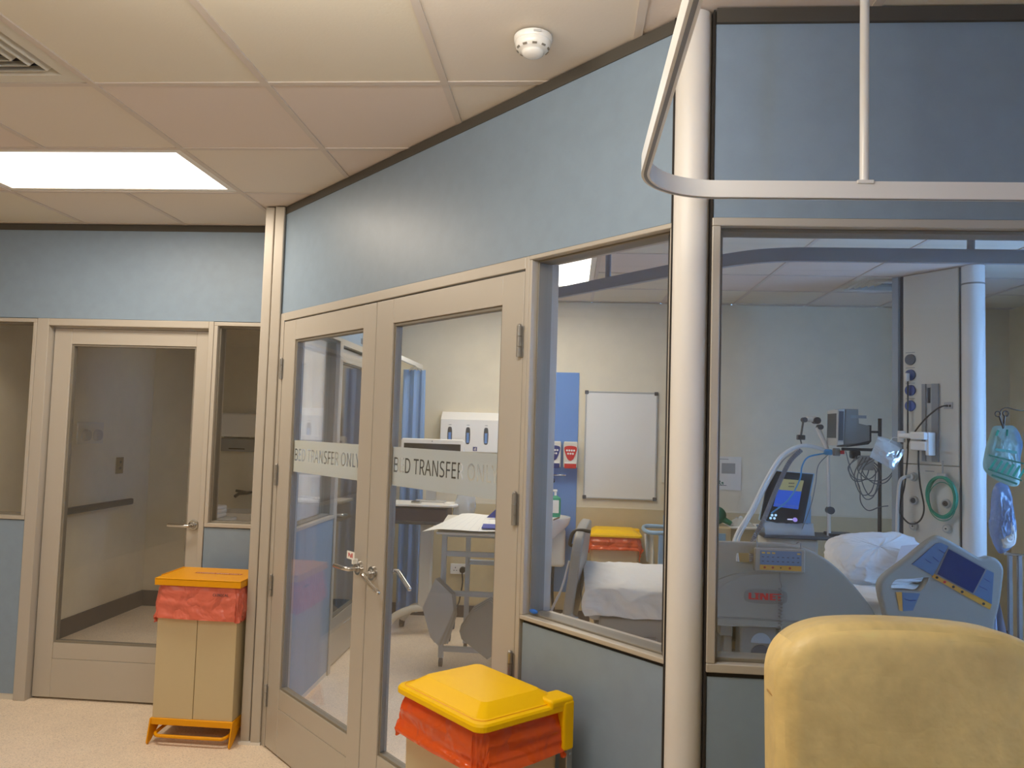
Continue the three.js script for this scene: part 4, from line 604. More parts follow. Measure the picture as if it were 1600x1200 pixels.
  mesh('key_face', new THREE.PlaneGeometry(0.222, 0.105).translate(1.168, 0.935, -4.3942), new THREE.MeshStandardMaterial({ map: face, roughness: 0.4 }), hc, true);
  for (const x of [1.045, 1.28]) mesh('hook', tube([[x, 0.99, -4.415], [x, 1.03, -4.42], [x, 1.034, -4.45], [x, 1.02, -4.495]], 0.004, 16, 6), M.grey, hc);
  const hel = []; for (let k = 0; k <= 200; k++) { const a = k / 200 * 13 * 2 * Math.PI; hel.push([1.172 + 0.009 * Math.cos(a), 0.79 - 0.24 * k / 200, -4.408 + 0.009 * Math.sin(a)]); }
  mesh('coiled_cable', [tube([[1.168, 0.876, -4.41], [1.17, 0.83, -4.41], [1.181, 0.79, -4.408]], 0.003, 10, 6), tube(hel, 0.003, 500, 5)], M.bedGrey, hc);
}
{ // ventilator
  const t = thing('ventilator', 'ventilator with a tilted black touch screen standing behind the bed', 'ventilator', [1.6, 0, -5.75]);
  const q = [[1.461, 1.368], [1.737, 1.354], [1.665, 0.973], [1.371, 1.02], [1.405, 1.22]];
  mesh('screen_rim', slab([[1.458, 1.372], [1.75, 1.357], [1.678, 0.962], [1.62, 0.968], [1.369, 1.014]], -5.76, -5.71, 0.006), M.lightBlue, t);
  const s = mesh('screen_housing', slab(q, -5.72, -5.698, 0.005), S(0x16161c, 0.25), t);
  mesh('screen_top_half', slab([[1.511, 1.315], [1.671, 1.307], [1.654, 1.229], [1.489, 1.237]], -5.699, -5.697), S(0x9a9668, 0.3, 0, { emissive: 0x9c9560, emissiveIntensity: 0.35 }), s);
  mesh('screen_bottom_half', slab([[1.489, 1.237], [1.654, 1.229], [1.633, 1.102], [1.459, 1.118]], -5.699, -5.697), S(0x2a58b8, 0.3, 0, { emissive: 0x2450c0, emissiveIntensity: 0.45 }), s);
  for (const [x, y] of [[1.585, 1.285], [1.583, 1.262]]) mesh('screen_text', bx(x - 0.02, x + 0.02, y - 0.004, y + 0.004, -5.697, -5.6962), S(0x5c5838, 0.4), s);
  mesh('screen_band', slab([[1.47, 1.14], [1.637, 1.127], [1.635, 1.112], [1.468, 1.126]], -5.697, -5.6962), S(0x5a7ad8, 0.4), s);
  for (const [x, y] of [[1.451, 1.055], [1.477, 1.056], [1.442, 1.034], [1.468, 1.034]]) mesh('led', cyl([x, y, -5.7], [x, y, -5.695], 0.009, 0.009, 12), S(0xd8e8f0, 0.4, 0, { emissive: 0x9fd0e8, emissiveIntensity: 0.7 }), s);
  mesh('knob', cyl([1.611, 1.029, -5.7], [1.611, 1.029, -5.684], 0.016, 0.014, 20), S(0xc7b7ea, 0.4, 0, { emissive: 0x9a7ae0, emissiveIntensity: 0.5 }), s); mesh('led_bar', bx(1.558, 1.594, 1.026, 1.034, -5.699, -5.696), S(0xe8e8f4, 0.4, 0, { emissive: 0xc8c8f0, emissiveIntensity: 0.7 }), s);
  mesh('screen_mount', [bx(1.68, 1.74, 0.9, 1.2, -5.8, -5.75, 0.01)], M.lightBlue, t);
  mesh('tray', [bx(1.38, 1.98, 0.9, 0.925, -5.9, -5.62, 0.008), bx(1.84, 2.02, 0.925, 0.945, -5.8, -5.66, 0.005)], M.darkGrey, t);
  mesh('machine_body', [bx(1.42, 1.78, 0.35, 0.9, -6.0, -5.7, 0.03)], M.offwhite, t); mesh('wheel_base', [bx(1.35, 1.85, 0.07, 0.13, -6.05, -5.6, 0.02)], M.grey, t);
  for (const [x, z] of [[1.4, -5.63], [1.8, -5.63], [1.4, -6.0], [1.8, -6.0]]) mesh('caster', cyl([x - 0.015, 0.04, z], [x + 0.015, 0.04, z], 0.04, 0.04, 16), M.rubber, t);
  const A = mesh('support_arm', [cyl([1.846, 0.925, -5.7], [1.846, 1.11, -5.7], 0.014), cyl([1.846, 1.11, -5.7], [1.838, 1.52, -5.7], 0.011), cyl([1.838, 1.52, -5.7], [1.76, 1.69, -5.7], 0.014, 0.018), cyl([1.755, 1.745, -5.7], [1.69, 1.745, -5.7], 0.02)], M.gloss, t);
  mesh('arm_joint', [cyl([1.85, 1.105, -5.72], [1.85, 1.105, -5.665], 0.026, 0.026, 20), cyl([1.752, 1.735, -5.73], [1.752, 1.735, -5.66], 0.024, 0.024, 20), cyl([1.668, 1.738, -5.72], [1.668, 1.738, -5.67], 0.018, 0.018, 20), cyl([1.776, 1.69, -5.72], [1.776, 1.69, -5.66], 0.018, 0.018, 20)], M.darkGrey, A);
  mesh('hose_clip', [cyl([1.662, 1.733, -5.69], [1.636, 1.62, -5.66], 0.007), bx(1.61, 1.66, 1.595, 1.63, -5.68, -5.63, 0.006), cyl([1.63, 1.6, -5.65], [1.632, 1.545, -5.61], 0.005)], M.darkSteel, A);
  mesh('knob_red', [bx(1.84, 1.88, 1.49, 1.545, -5.62, -5.57, 0.008)], M.bedGrey, A); mesh('tap_red', bx(1.88, 1.91, 1.505, 1.53, -5.6, -5.575, 0.005), M.red, A); mesh('tube_clamp', bx(1.775, 1.83, 1.495, 1.535, -5.61, -5.575, 0.01), M.blueLine, A);
  mesh('pale_hose', [tube([[1.19, 0.6, -5.55], [1.165, 0.855, -5.6], [1.289, 1.104, -5.6], [1.396, 1.33, -5.6], [1.492, 1.481, -5.6], [1.614, 1.552, -5.6], [1.723, 1.546, -5.6], [1.819, 1.514, -5.6]], 0.013, 80, 10), tube([[1.22, 0.6, -5.62], [1.2, 0.855, -5.64], [1.315, 1.1, -5.64], [1.42, 1.31, -5.64], [1.51, 1.46, -5.64], [1.62, 1.53, -5.64]], 0.012, 60, 10)], M.hose, t);
  const hp = [[1.3, 0.62, -5.6], [1.292, 0.86, -5.6], [1.365, 1.018, -5.6], [1.463, 1.266, -5.6], [1.549, 1.447, -5.6], [1.623, 1.525, -5.6]], cv = new THREE.CatmullRomCurve3(hp.map((p) => V(...p))), N = 150;
  const rings = Array.from({ length: N + 1 }, (_, k) => { const c = cv.getPointAt(k / N), tg = cv.getTangentAt(k / N), n1 = V(0, 0, 1), n2 = tg.clone().cross(n1).normalize(), r = 0.0155 + (k % 2 ? 0.0018 : -0.0018); return Array.from({ length: 10 }, (_, i) => { const a = -i / 10 * Math.PI * 2; return c.clone().addScaledVector(n1, r * Math.cos(a)).addScaledVector(n2, r * Math.sin(a)); }); });
  mesh('ribbed_hose', loft(rings, true, true, 0.9), M.hoseGrey, t);
  mesh('blue_line', tube([[1.416, 1.079, -5.58], [1.532, 1.181, -5.57], [1.601, 1.316, -5.56], [1.618, 1.414, -5.56], [1.661, 1.478, -5.56], [1.782, 1.508, -5.58]], 0.0055, 60, 8), M.blueLine, t);
  mesh('thin_line', [tube([[1.8, 1.5, -5.58], [1.73, 1.42, -5.57], [1.71, 1.3, -5.56], [1.68, 1.15, -5.56], [1.62, 0.98, -5.56]], 0.003, 50, 6)], M.cableGrey, t);
  const g = thing('plastic_wrap', 'crumpled clear plastic on the ventilator tray', 'plastic wrap', [1.55, 0.925, -5.68]);
  mesh('film', gridSurface(26, 16, (u, v) => V(1.39 + 0.34 * u, 0.927 + 0.075 * Math.sin(v * Math.PI) * (0.7 + 0.6 * fbm(u * 6, v * 6, 6, 33, 3)), -5.63 - 0.12 * v)), M.clear, g);
}
{ // drip stand with the small monitor
  const t = thing('drip_stand', 'grey metal stand carrying the small monitor behind the pillow', 'stand', [2.155, 0, -5.6]);
  mesh('pole', cyl([2.155, 0.06, -5.6], [2.155, 1.76, -5.6], 0.0125), M.darkSteel, t); mesh('foot', [cyl([1.98, 0.05, -5.6], [2.33, 0.05, -5.6], 0.015), cyl([2.155, 0.05, -5.78], [2.155, 0.05, -5.42], 0.015), cyl([2.155, 0, -5.6], [2.155, 0.09, -5.6], 0.03)], M.darkSteel, t);
  mesh('arm', [cyl([2.155, 1.665, -5.6], [2.05, 1.665, -5.6], 0.008), bx(1.9, 2.1, 1.53, 1.55, -5.62, -5.58, 0.005), bx(1.955, 2.02, 1.475, 1.535, -5.63, -5.57, 0.015), cyl([2.1, 1.54, -5.6], [2.155, 1.56, -5.6], 0.01)], M.black, t);
  mesh('cable_hook', [bx(1.99, 2.1, 1.4, 1.5, -5.57, -5.55, 0.02)], M.lightGrey, t);
  const m = thing('patient_monitor', 'small grey medical monitor turned side-on above the ventilator', 'monitor', [1.94, 1.555, -5.6]);
  mesh('bezel', slab([[1.832, 1.562], [1.878, 1.574], [1.884, 1.816], [1.835, 1.81]], -5.72, -5.5, 0.008), M.lightGrey, m);
  mesh('display', bx(-0.002, 0.002, -0.085, 0.085, -0.09, 0.09).rotateZ(-0.02).translate(1.833, 1.7, -5.61), M.darkGrey, m); mesh('dark_side', slab([[1.84, 1.6], [1.872, 1.6], [1.876, 1.8], [1.845, 1.8]], -5.502, -5.497), M.darkGrey, m); mesh('key_row', bx(1.838, 1.874, 1.572, 1.592, -5.502, -5.496), M.offwhite, m);
  mesh('body', slab([[1.878, 1.565], [2.04, 1.58], [2.057, 1.6], [2.057, 1.705], [1.985, 1.72], [1.98, 1.818], [1.884, 1.818]], -5.71, -5.51, 0.012), M.bedGrey, m); mesh('side_recess', bx(1.925, 2.03, 1.755, 1.775, -5.512, -5.507), M.grey, m); mesh('rear_bumper', slab([[2.045, 1.578], [2.064, 1.6], [2.064, 1.71], [2.055, 1.71], [2.055, 1.605], [1.9, 1.563], [1.9, 1.555]], -5.712, -5.508), M.black, m);
  const c = thing('cable_bundle', 'tangle of thin grey cables hanging from the metal stand', 'cables', [2.08, 1.1, -5.55]);
  for (let k = 0; k < 7; k++) { const a = hash(k, 3, 4), b = hash(k, 5, 6), x0 = 1.98 + 0.02 * k, y0 = 1.49, w = 0.05 + 0.05 * a, dp = 0.14 + 0.2 * b; mesh('cable', tube([[x0, y0, -5.56 + 0.01 * k], [x0 - w, y0 - dp * 0.5, -5.54], [x0 - w * 0.4, y0 - dp, -5.54 + 0.01 * k], [x0 + w, y0 - dp * 0.95, -5.55], [x0 + w * 1.6, y0 - dp * 0.4, -5.56], [x0 + w * 0.7, y0 - 0.02, -5.58]], 0.0035, 60, 6), M.cableGrey, c); }
  mesh('cable', tube([[1.91, 1.527, -5.56], [1.945, 1.396, -5.55], [2.0, 1.288, -5.55], [2.01, 1.18, -5.55], [2.06, 1.125, -5.55], [2.138, 1.15, -5.56], [2.2, 1.16, -5.57]], 0.0035, 60, 6), M.cableGrey, c);
  const b = thing('foil_pouch', 'shiny silver plastic pouch hanging by the small monitor', 'pouch', [2.08, 1.42, -5.28]);
  const q = [V(2.029, 1.637, -5.3), V(2.188, 1.546, -5.27), V(2.106, 1.417, -5.24), V(1.964, 1.497, -5.27)];
  const face = (o, sgn) => gridSurface(20, 20, (u, v) => { const p = q[0].clone().lerp(q[1], u).lerp(q[3].clone().lerp(q[2], u), v); p.z += o + sgn * (0.018 * Math.sin(u * Math.PI) * Math.sin(v * Math.PI) + 0.02 * (fbm(u * 5, v * 5, 5, 44, 3) - 0.5) * Math.sin(u * Math.PI) * Math.sin(v * Math.PI)); return p; });
  mesh('foil', [face(0, 1), face(-0.003, -1)], M.silver, b); mesh('tear_mark', bx(-0.006, 0.006, -0.03, 0.03, 0, 0.002).rotateZ(-0.5).translate(2.14, 1.53, -5.243), M.darkGrey, b);
  const q2 = [V(2.06, 1.635, -5.34), V(2.2, 1.585, -5.32), V(2.15, 1.44, -5.3), V(2.0, 1.5, -5.3)];
  mesh('back_sleeve', gridSurface(10, 10, (u, v) => { const p = q2[0].clone().lerp(q2[1], u).lerp(q2[3].clone().lerp(q2[2], u), v); p.z += 0.01 * Math.sin(u * 5 + v * 3); return p; }), M.clear, b);
  mesh('hang_loop', tube([[2.1, 1.6, -5.3], [2.14, 1.63, -5.33], [2.2, 1.62, -5.34]], 0.002, 12, 5), M.white, b);
}
// -------- bed head service panel, at its own angle; s along the face, n out from it
const PANEL_AT = [2.236, 0, -5.416], PANEL_TURN = -Math.atan2(0.826, 0.564);
{
  const w = struct('wall_services', 'upright white service panel at the head of the bed', PANEL_AT, PANEL_TURN);
  mesh('panel', [bx(0.0, 0.375, 1.46, CEIL, -0.14, 0, 0.004), bx(0.0, 0.375, 0.0, 1.456, -0.14, 0, 0.004)], M.offwhite, w);
  mesh('edge_profile', [bx(-0.075, -0.028, 0, CEIL, -0.14, 0.012, 0.004), bx(0.395, 0.41, 0, CEIL, -0.14, 0.0, 0.002)], M.blueGrey, w);
  mesh('shadow_gap', [bx(-0.028, 0.0, 0, CEIL, -0.14, -0.012), bx(0.375, 0.395, 0, CEIL, -0.14, -0.012)], M.darkGrey, w);
  const P2 = (name, label, cat, s, h) => thing(name, label, cat, [PANEL_AT[0] + s * 0.564, h, PANEL_AT[2] + s * 0.826], PANEL_TURN, undefined, false);
  const order = ['topmost', 'second', 'third', 'lowest'], cols = [0x31384e, 0x2e4a86, 0x35509a, 0x3a57a8];
  [2.153, 2.05, 1.947, 1.844].forEach((h, k) => { const t = P2('round_socket', `${order[k]} round blue power socket of the column of four on the service panel`, 'socket', 0.054, h); t.userData.group = 'blue round sockets on the service panel'; mesh('disc', cyl([0, 0, 0], [0, 0, 0.012], 0.037, 0.035, 28), S(cols[k], 0.4), t); mesh('caption', bx(-0.035, 0.03, 0.046, 0.05, 0, 0.0012), M.grey, t); if (k === 1) mesh('white_plug', bx(-0.014, 0.004, -0.045, 0.012, 0.012, 0.05, 0.006), M.white, t); });
  const r = P2('equipment_rail', 'vertical grey metal equipment rail on the service panel', 'rail', 0.19, 1.48);
  mesh('channel', [bx(-0.05, -0.022, 0, 0.505, 0, 0.018, 0.002), bx(0.014, 0.06, 0, 0.505, 0, 0.014, 0.002)], M.grey, r); mesh('slot_strip', bx(-0.022, 0.014, 0, 0.505, 0, 0.008), M.lightGrey, r); mesh('rail_clip', [bx(-0.012, 0.004, 0.38, 0.48, 0.008, 0.014)], M.gasket, r);
  const a = P2('jointed_bracket', 'white jointed bracket clamped to the equipment rail', 'bracket', 0.15, 1.55);
  mesh('clamp', [bx(-0.03, 0.075, 0.07, 0.12, 0.018, 0.12, 0.01), bx(-0.04, 0.07, 0.0, 0.06, 0.018, 0.1, 0.01), bx(0.06, 0.085, -0.03, 0.12, 0.016, 0.09, 0.006)], M.gloss, a); mesh('swing_arm', [bx(-0.12, -0.01, 0.075, 0.11, 0.05, 0.11, 0.012), cyl([-0.11, 0.05, 0.08], [-0.11, 0.125, 0.08], 0.024)], M.gloss, a); mesh('arm_pivot', cyl([-0.11, 0.126, 0.08], [-0.11, 0.13, 0.08], 0.01), M.black, a);
  const o = P2('data_outlet', 'small square outlet plate at the right of the equipment rail', 'outlet', 0.318, 1.841); mesh('plate', bx(-0.035, 0.02, -0.02, 0.022, 0, 0.008, 0.002), M.lightGrey, o); mesh('outlet_slot', [bx(-0.022, -0.006, -0.008, 0.006, 0.008, 0.0095), bx(0, 0.012, -0.008, 0.006, 0.008, 0.0095)], M.gasket, o);
  const c2 = P2('data_cable', 'grey cable running down from the square outlet', 'cable', 0.318, 1.5); mesh('lead', tube([[-0.012, 0.34, 0.01], [-0.02, 0.335, 0.05], [-0.06, 0.31, 0.06], [-0.14, 0.24, 0.06], [-0.22, 0.12, 0.08], [-0.25, 0.06, 0.06]], 0.005, 40, 8), M.cable, c2);
  const gl = ['gas outlet with a pale hose, at the upper left of the service panel', 'middle gas outlet of the left column on the service panel', 'lowest gas outlet of the left column, at the foot of the cable loop', 'gas outlet inside the green tubing coil', 'gas outlet below the green tubing coil'];
  [[0.076, 1.374], [0.08, 1.219], [0.08, 1.052], [0.295, 1.219], [0.302, 1.062]].forEach(([s, h], k) => { const t = P2('gas_outlet', 'round ' + gl[k], 'outlet', s, h); t.userData.group = 'gas outlets on the service panel'; mesh('ring', cyl([0, 0, 0], [0, 0, 0.016], 0.03, 0.027, 28), M.lightGrey, t); mesh('centre', cyl([0, 0, 0.016], [0, 0, 0.022], 0.018, 0.016, 20), k === 1 || k === 3 ? M.darkGrey : M.offwhite, t); mesh('pin', cyl([0, 0, 0.022], [0, 0, 0.026], 0.005, 0.005, 10), M.black, t); });
  const h = P2('gas_hose', 'pale hose dropping from the upper gas outlet', 'hose', 0.06, 0.9); mesh('hose_run', [tube([[0.016, 0.474, 0.02], [0.0, 0.475, 0.06], [-0.03, 0.44, 0.08], [-0.045, 0.3, 0.08], [-0.05, 0.1, 0.08], [-0.04, -0.05, 0.08]], 0.011, 40, 10), cyl([0.016, 0.474, 0.016], [0.016, 0.474, 0.04], 0.02)], M.hose, h);
  const cl = P2('mains_cable', 'long dark power cable looping down the service panel', 'cable', 0.08, 1.07); mesh('lead', tube([[-0.028, 0.96, 0.03], [-0.03, 0.8, 0.025], [-0.028, 0.6, 0.03], [-0.015, 0.45, 0.05], [-0.03, 0.25, 0.06], [-0.06, 0.13, 0.06], [-0.06, 0.06, 0.06], [0.0, 0.0, 0.055], [0.07, 0.025, 0.055], [0.1, 0.11, 0.055], [0.075, 0.25, 0.055], [0.06, 0.38, 0.05], [0.06, 0.5, 0.05]], 0.0055, 120, 8), M.cable, cl);
  const g = P2('oxygen_tubing', 'coil of green oxygen tubing hung on the service panel', 'tubing', 0.283, 1.12);
  for (let k = 0; k < 8; k++) { const rx = 0.082 + 0.016 * hash(k, 1, 2), ry = 0.118 + 0.014 * hash(k, 2, 2), ox = 0.012 * (hash(k, 4, 2) - 0.5), oy = 0.14 + 0.012 * (hash(k, 6, 2) - 0.5) - (k === 7 ? 0.025 : 0); mesh('loop', tube(Array.from({ length: 16 }, (_, i) => { const q = i / 16 * Math.PI * 2; return [ox + rx * Math.cos(q), oy + ry * Math.sin(q), 0.03 + 0.01 * hash(k, 9, 1) + 0.006 * Math.sin(q * 2 + k)]; }), k === 7 ? 0.0025 : 0.0055, 60, 7, true), M.tealTube, g); }
  mesh('flow_meter', [bx(-0.03, 0.03, 0.255, 0.29, 0.01, 0.04, 0.006), cyl([0.0, 0.28, 0.025], [0.005, 0.37, 0.03], 0.006)], M.lightGrey, g);
  mesh('panel_label', bx(0.155, 0.215, 1.415, 1.42, 0, 0.001), M.grey, w);
  const pil = struct('trim_3', 'round pillar inside the side room, blue with daylight'); mesh('pillar', cyl([2.525, 0, -5.08], [2.525, CEIL, -5.08], 0.066, 0.066, 36), M.column, pil); mesh('collar', cyl([2.525, CEIL - 0.12, -5.08], [2.525, CEIL - 0.11, -5.08], 0.067, 0.067, 36), M.frameDark, pil);
}
{ // bags on the right hand stand
  const t = thing('infusion_stand', 'steel infusion stand at the right edge carrying the plastic bags', 'stand', [2.47, 0, -4.42]);
  mesh('pole', cyl([2.5, 0.06, -4.42], [2.5, 1.95, -4.42], 0.012), M.darkSteel, t); mesh('hook_wire', tube([[2.5, 1.8, -4.42], [2.45, 1.79, -4.41], [2.406, 1.793, -4.4], [2.36, 1.803, -4.4], [2.33, 1.79, -4.4], [2.32, 1.765, -4.4]], 0.003, 30, 6), M.darkSteel, t); mesh('cross_bar', cyl([2.352, 1.018, -4.42], [2.5, 1.012, -4.42], 0.007), M.chrome, t); for (const x of [2.42, 2.37]) mesh('basket_post', bx(x, x + 0.018, 0.05, 1.01, -4.43, -4.41), M.grey, t); mesh('foot', [cyl([2.36, 0.04, -4.42], [2.7, 0.04, -4.42], 0.014), cyl([2.5, 0.04, -4.62], [2.5, 0.04, -4.22], 0.014), cyl([2.5, 0, -4.42], [2.5, 0.08, -4.42], 0.03)], M.darkSteel, t);
  const pouch = (out, z, dep, sd) => { // soft bag: an outline puffed to both sides
    const pts = smooth(out, 72), cx = pts.reduce((a, p) => a + p[0], 0) / pts.length, cy = pts.reduce((a, p) => a + p[1], 0) / pts.length;
    return [1, -1].map((sg) => gridSurface(72, 14, (u, v) => { const [x, y] = pts[Math.floor(u * 72) % 72], k = 1 - v, q = Math.sqrt(Math.max(0, 1 - k * k)); return V(cx + (x - cx) * k, cy + (y - cy) * k, z + sg * dep * q * (0.75 + 0.6 * fbm((x * k) * 30 + 5, (y * k) * 30, 64, sd, 3))); }));
  };
  const b = thing('striped_bag', 'translucent carrier bag with dark green stripes hanging at the right edge', 'bag', [2.34, 1.38, -4.4]);
  const out = [[2.29, 1.699], [2.337, 1.705], [2.398, 1.703], [2.44, 1.618], [2.429, 1.536], [2.413, 1.386], [2.331, 1.398], [2.238, 1.466], [2.242, 1.559], [2.272, 1.658]];
  mesh('bag_film', pouch(out, -4.4, 0.03, 13), P({ color: 0xc4e6e0, roughness: 0.35, transmission: 0.35, thickness: 0, side: THREE.DoubleSide }), b);
  const strip = (a, c, wd) => { const dx = c[0] - a[0], dy = c[1] - a[1], l = Math.hypot(dx, dy), nx = -dy / l * wd / 2, ny = dx / l * wd / 2; return slab([[a[0] + nx, a[1] + ny], [a[0] - nx, a[1] - ny], [c[0] - nx, c[1] - ny], [c[0] + nx, c[1] + ny]], -4.366, -4.3645); };
  mesh('dark_stripe', [strip([2.246, 1.545], [2.425, 1.505], 0.008), strip([2.242, 1.47], [2.414, 1.415], 0.008), strip([2.26, 1.44], [2.39, 1.396], 0.01)], M.darkGreen, b);
  for (let k = 0; k < 6; k++) mesh('diagonal_stripe', strip([2.25 + 0.03 * k, 1.468 - 0.008 * k], [2.285 + 0.03 * k, 1.525 - 0.008 * k], 0.012), M.green, b);
  mesh('handle_stripe', [strip([2.285, 1.65], [2.297, 1.68], 0.012), strip([2.34, 1.65], [2.342, 1.685], 0.01)], M.green, b); mesh('lettering_band', strip([2.28, 1.577], [2.39, 1.563], 0.014), S(0x5fa89a, 0.5), b);
  const c = thing('tied_bag', 'clear blue tinted bag of white waste hanging below the striped bag', 'bag', [2.37, 1.01, -4.45]);
  mesh('bag_film', pouch([[2.336, 1.388], [2.394, 1.39], [2.422, 1.263], [2.438, 1.13], [2.423, 1.055], [2.355, 1.011], [2.312, 1.095], [2.302, 1.162], [2.313, 1.237]], -4.47, 0.05, 29), M.blueBag, c); mesh('white_contents', pouch([[2.4, 1.24], [2.428, 1.13], [2.415, 1.06], [2.36, 1.04], [2.335, 1.08], [2.38, 1.14]], -4.45, 0.03, 31), M.paper, c);
  const f = thing('forceps', 'dark metal forceps with ring handles clipped on the striped bag', 'forceps', [2.32, 1.69, -4.37]);
  const tor = (x, y) => new THREE.TorusGeometry(0.014, 0.0035, 8, 20).translate(x, y, -4.375); mesh('ring_handle', [tor(2.299, 1.767), tor(2.34, 1.77)], M.darkSteel, f); mesh('blade', [cyl([2.307, 1.755, -4.375], [2.328, 1.69, -4.375], 0.005), cyl([2.334, 1.757, -4.375], [2.328, 1.69, -4.375], 0.005)], M.darkSteel, f);
  const d = thing('blue_drape', 'pale blue cloth hanging from the head end corner of the bed', 'cloth', [2.33, 0.4, -4.42]);
  mesh('fabric', gridSurface(30, 20, (u, v) => V(2.3 + 0.03 * u + 0.11 * v * u ** 0.7, 0.84 - 0.5 * v - 0.05 * u * u, -4.46 + 0.05 * Math.sin(u * 9 + v * 2) * (0.3 + v))), new THREE.MeshStandardMaterial({ color: 0xb4c4de, roughness: 0.85, side: THREE.DoubleSide }), d);
  const e = thing('drug_bag', 'clear bag with a blue patch hanging at the right edge', 'bag', [2.49, 1.5, -4.38]);
  mesh('bag_film', pouch([[2.44, 1.72], [2.56, 1.74], [2.6, 1.6], [2.56, 1.48], [2.47, 1.5], [2.43, 1.6]], -4.36, 0.03, 47), M.blueBag, e); mesh('blue_patch', bx(2.425, 2.51, 1.63, 1.68, -4.322, -4.319), M.bluePanel, e);
}
{ // bench by the pillar
  const t = thing('equipment_trolley', 'beige equipment trolley with a small blue display beside the pillar', 'trolley', [1.14, 0, -6.2]);
  mesh('cabinet', bx(0.95, 1.245, 0.08, 0.915, -6.4, -6.05, 0.012), M.beige, t); mesh('blue_display', bx(1.04, 1.2, 0.74, 0.87, -6.052, -6.045, 0.004), M.lightBlue, t); mesh('tray', [slab([[1.24, -6.4], [1.55, -6.4], [1.55, -6.1], [1.24, -6.1]].map(([x, z]) => [x, -z]), 0, 0.015, 0.005).rotateX(-Math.PI / 2).translate(0, 0.9, 0)], M.white, t); mesh('tray_front', bx(1.245, 1.55, 0.08, 0.9, -6.38, -6.12, 0.01), M.tan, t);
  for (const [x, z] of [[0.98, -6.37], [0.98, -6.08], [1.52, -6.35], [1.52, -6.15]]) mesh('caster', cyl([x - 0.012, 0.04, z], [x + 0.012, 0.04, z], 0.04, 0.04, 14), M.rubber, t);
  const g = thing('resuscitation_bag', 'dark green rubber bag lying on the equipment trolley', 'rubber bag', [1.15, 0.92, -6.2]); mesh('bulb', [ball([1.15, 0.99, -6.2], 0.075, 1.1, 0.95, 0.9), cyl([1.2, 0.965, -6.18], [1.26, 0.935, -6.15], 0.026, 0.018)], M.darkGreen, g);
  const s = thing('clear_wrap', 'clear plastic packet on the tray of the equipment trolley', 'packet', [1.36, 0.915, -6.22]); mesh('film', gridSurface(20, 14, (u, v) => V(1.25 + 0.2 * u, 0.917 + 0.06 * Math.sin(u * Math.PI) * Math.sin(v * Math.PI) * (0.6 + fbm(u * 6, v * 6, 6, 3, 3)), -6.3 + 0.16 * v)), M.clear, s);
  tag(mesh('blue_packet', bx(1.46, 1.52, 0.916, 0.932, -6.2, -6.14, 0.004), M.keyBlue, scene), 'small blue packet at the end of the trolley tray', 'packet');
  const poster = canvasTex(256, 200, (c, W, H) => { c.fillStyle = '#dedcd6'; c.fillRect(0, 0, W, H); c.fillStyle = '#9a9a98'; c.fillRect(10, 14, 170, 4); c.fillRect(140, 40, 80, 62); c.fillStyle = '#3c6a5a'; for (let i = 0; i < 160; i++) { const x = hash(i, 1, 7) * 150, y = 172 - hash(i, 2, 7) * (110 - x * 0.62); c.fillRect(x, y, 5, 4); } c.fillStyle = '#556'; c.fillRect(0, 172, 170, 3); for (let k = 0; k < 4; k++) c.fillRect(20 + k * 26, 182, 14, 4); });
  const p = thing('wall_chart', 'pale printed chart with a green graph on the back wall by the pillar', 'poster', [1.3, 1.15, ZBK + 0.004]);
  mesh('sheet', new THREE.PlaneGeometry(0.36, 0.28).translate(1.27, 1.295, ZBK + 0.004), new THREE.MeshStandardMaterial({ map: poster, roughness: 0.7 }), p, true);
}
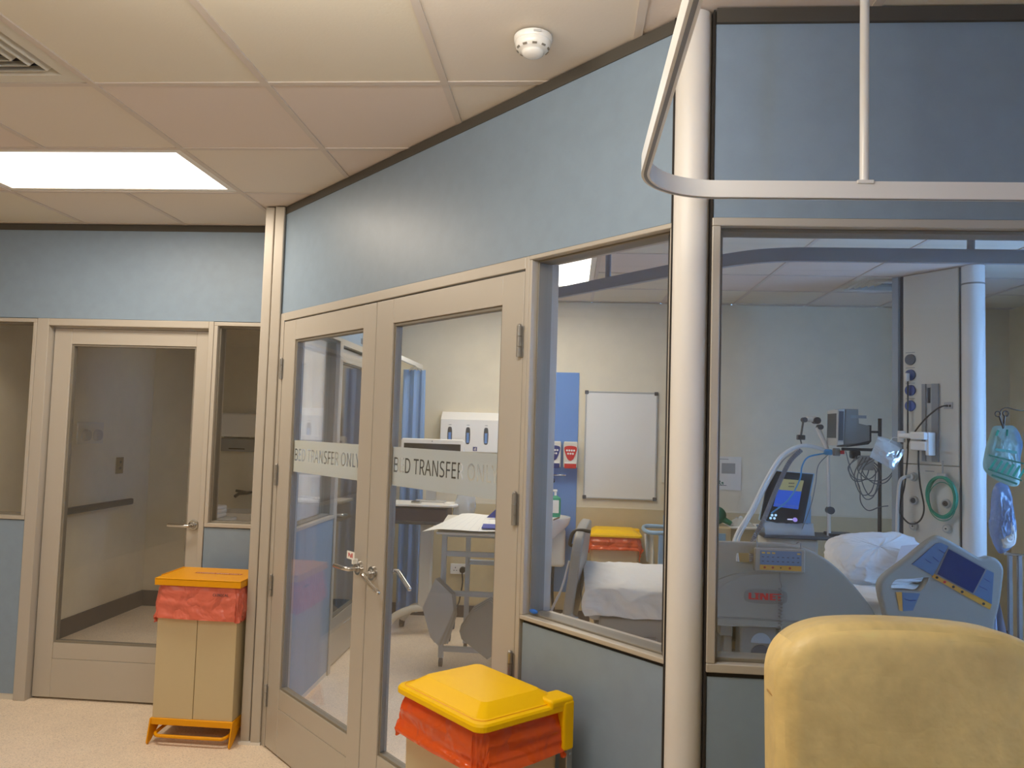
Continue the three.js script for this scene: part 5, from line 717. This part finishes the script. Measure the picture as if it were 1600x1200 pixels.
{ // lobby behind the single door
  const d = thing('towel_dispenser', 'white paper towel dispenser on the lobby wall, seen through the narrow sidelight', 'dispenser', [-2.85, 1.47, ZANTE]); mesh('casing', bx(-3.04, -2.65, 1.475, 1.68, ZANTE, ZANTE + 0.12, 0.02), M.white, d); mesh('outlet', bx(-2.95, -2.75, 1.47, 1.478, ZANTE + 0.03, ZANTE + 0.09), M.gasket, d);
  const g = thing('apron_box', 'grey wall box below the paper towel dispenser', 'box', [-2.82, 1.35, ZANTE]); mesh('casing', bx(-2.99, -2.655, 1.352, 1.462, ZANTE, ZANTE + 0.1, 0.008), M.grey, g); mesh('slot', bx(-2.9, -2.76, 1.37, 1.38, ZANTE + 0.098, ZANTE + 0.102), M.gasket, g);
  const b = thing('lobby_basin', 'pale basin with lever taps in the lobby behind the sidelight', 'basin', [-2.85, 0.7, ZANTE]);
  mesh('bowl', [loft([rr(0.22, 0.2, 0.08, 0.7, -2.7, ZANTE + 0.17), rr(0.36, 0.34, 0.1, 0.82, -2.7, ZANTE + 0.18), rr(0.4, 0.36, 0.1, 0.86, -2.7, ZANTE + 0.19), rr(0.36, 0.32, 0.09, 0.862, -2.7, ZANTE + 0.19), rr(0.24, 0.2, 0.07, 0.76, -2.7, ZANTE + 0.18)], true, true, 0.8)], M.gloss, b);
  mesh('tap', [tube([[-2.73, 1.0, ZANTE], [-2.73, 1.0, ZANTE + 0.07], [-2.76, 1.0, ZANTE + 0.16], [-2.78, 0.98, ZANTE + 0.2]], 0.014, 24, 8), cyl([-2.74, 1.0, ZANTE + 0.03], [-2.84, 1.015, ZANTE + 0.05], 0.012), bx(-2.74, -2.6, 1.0, 1.015, ZANTE + 0.03, ZANTE + 0.06, 0.005)], M.darkSteel, b);
  const w = thing('towel_pile', 'folded pale towels on a small stand in the lobby behind the sidelight', 'towels', [-2.71, 0, -5.88]); mesh('shelf', bx(-2.83, -2.59, 0.835, 0.86, -6.0, -5.75, 0.004), M.offwhite, w); for (const x of [-2.82, -2.62]) mesh('shelf_leg', bx(x, x + 0.02, 0, 0.835, -5.98, -5.96), M.grey, w); for (const x of [-2.82, -2.62]) mesh('shelf_leg', bx(x, x + 0.02, 0, 0.835, -5.79, -5.77), M.grey, w);
  [0.86, 0.892, 0.92].forEach((y, k) => mesh('towel', bx(-2.82 + 0.02 * k, -2.66, y, y + 0.034, -5.98, -5.78, 0.016), M.sheet, w));
  const hrail = thing('handrail', 'dark wall handrail along the lobby wall behind the single door', 'handrail', [-3.62, 0.9, -5.75]); mesh('grip', bx(-3.61, -3.57, 0.9, 0.95, -6.23, -5.2, 0.012), M.darkGrey, hrail); mesh('bracket', [bx(-3.65, -3.6, 0.91, 0.94, -6.0, -5.96), bx(-3.65, -3.6, 0.91, 0.94, -5.5, -5.46)], M.darkGrey, hrail);
  const pl = thing('dial_plate', 'wall plate with two round dials behind the single door glass', 'switch', [-3.65, 1.42, -5.7]); mesh('plate', bx(-3.65, -3.638, 1.405, 1.57, -5.86, -5.54, 0.003), M.offwhite, pl); for (const z of [-5.63, -5.77]) mesh('dial', [cyl([-3.638, 1.47, z], [-3.61, 1.47, z], 0.045, 0.04, 24)], M.lightGrey, pl);
  const sw = thing('lobby_switch', 'small dark switch plate on the lobby wall behind the single door glass', 'switch', [-3.65, 1.15, -6.12]); mesh('plate', bx(-3.65, -3.64, 1.155, 1.288, -6.165, -6.07, 0.003), M.beigeDark, sw); mesh('rocker', [bx(-3.64, -3.636, 1.24, 1.26, -6.13, -6.105), bx(-3.64, -3.636, 1.19, 1.21, -6.13, -6.105)], M.skirt, sw);
}
renderer.render(scene, camera);
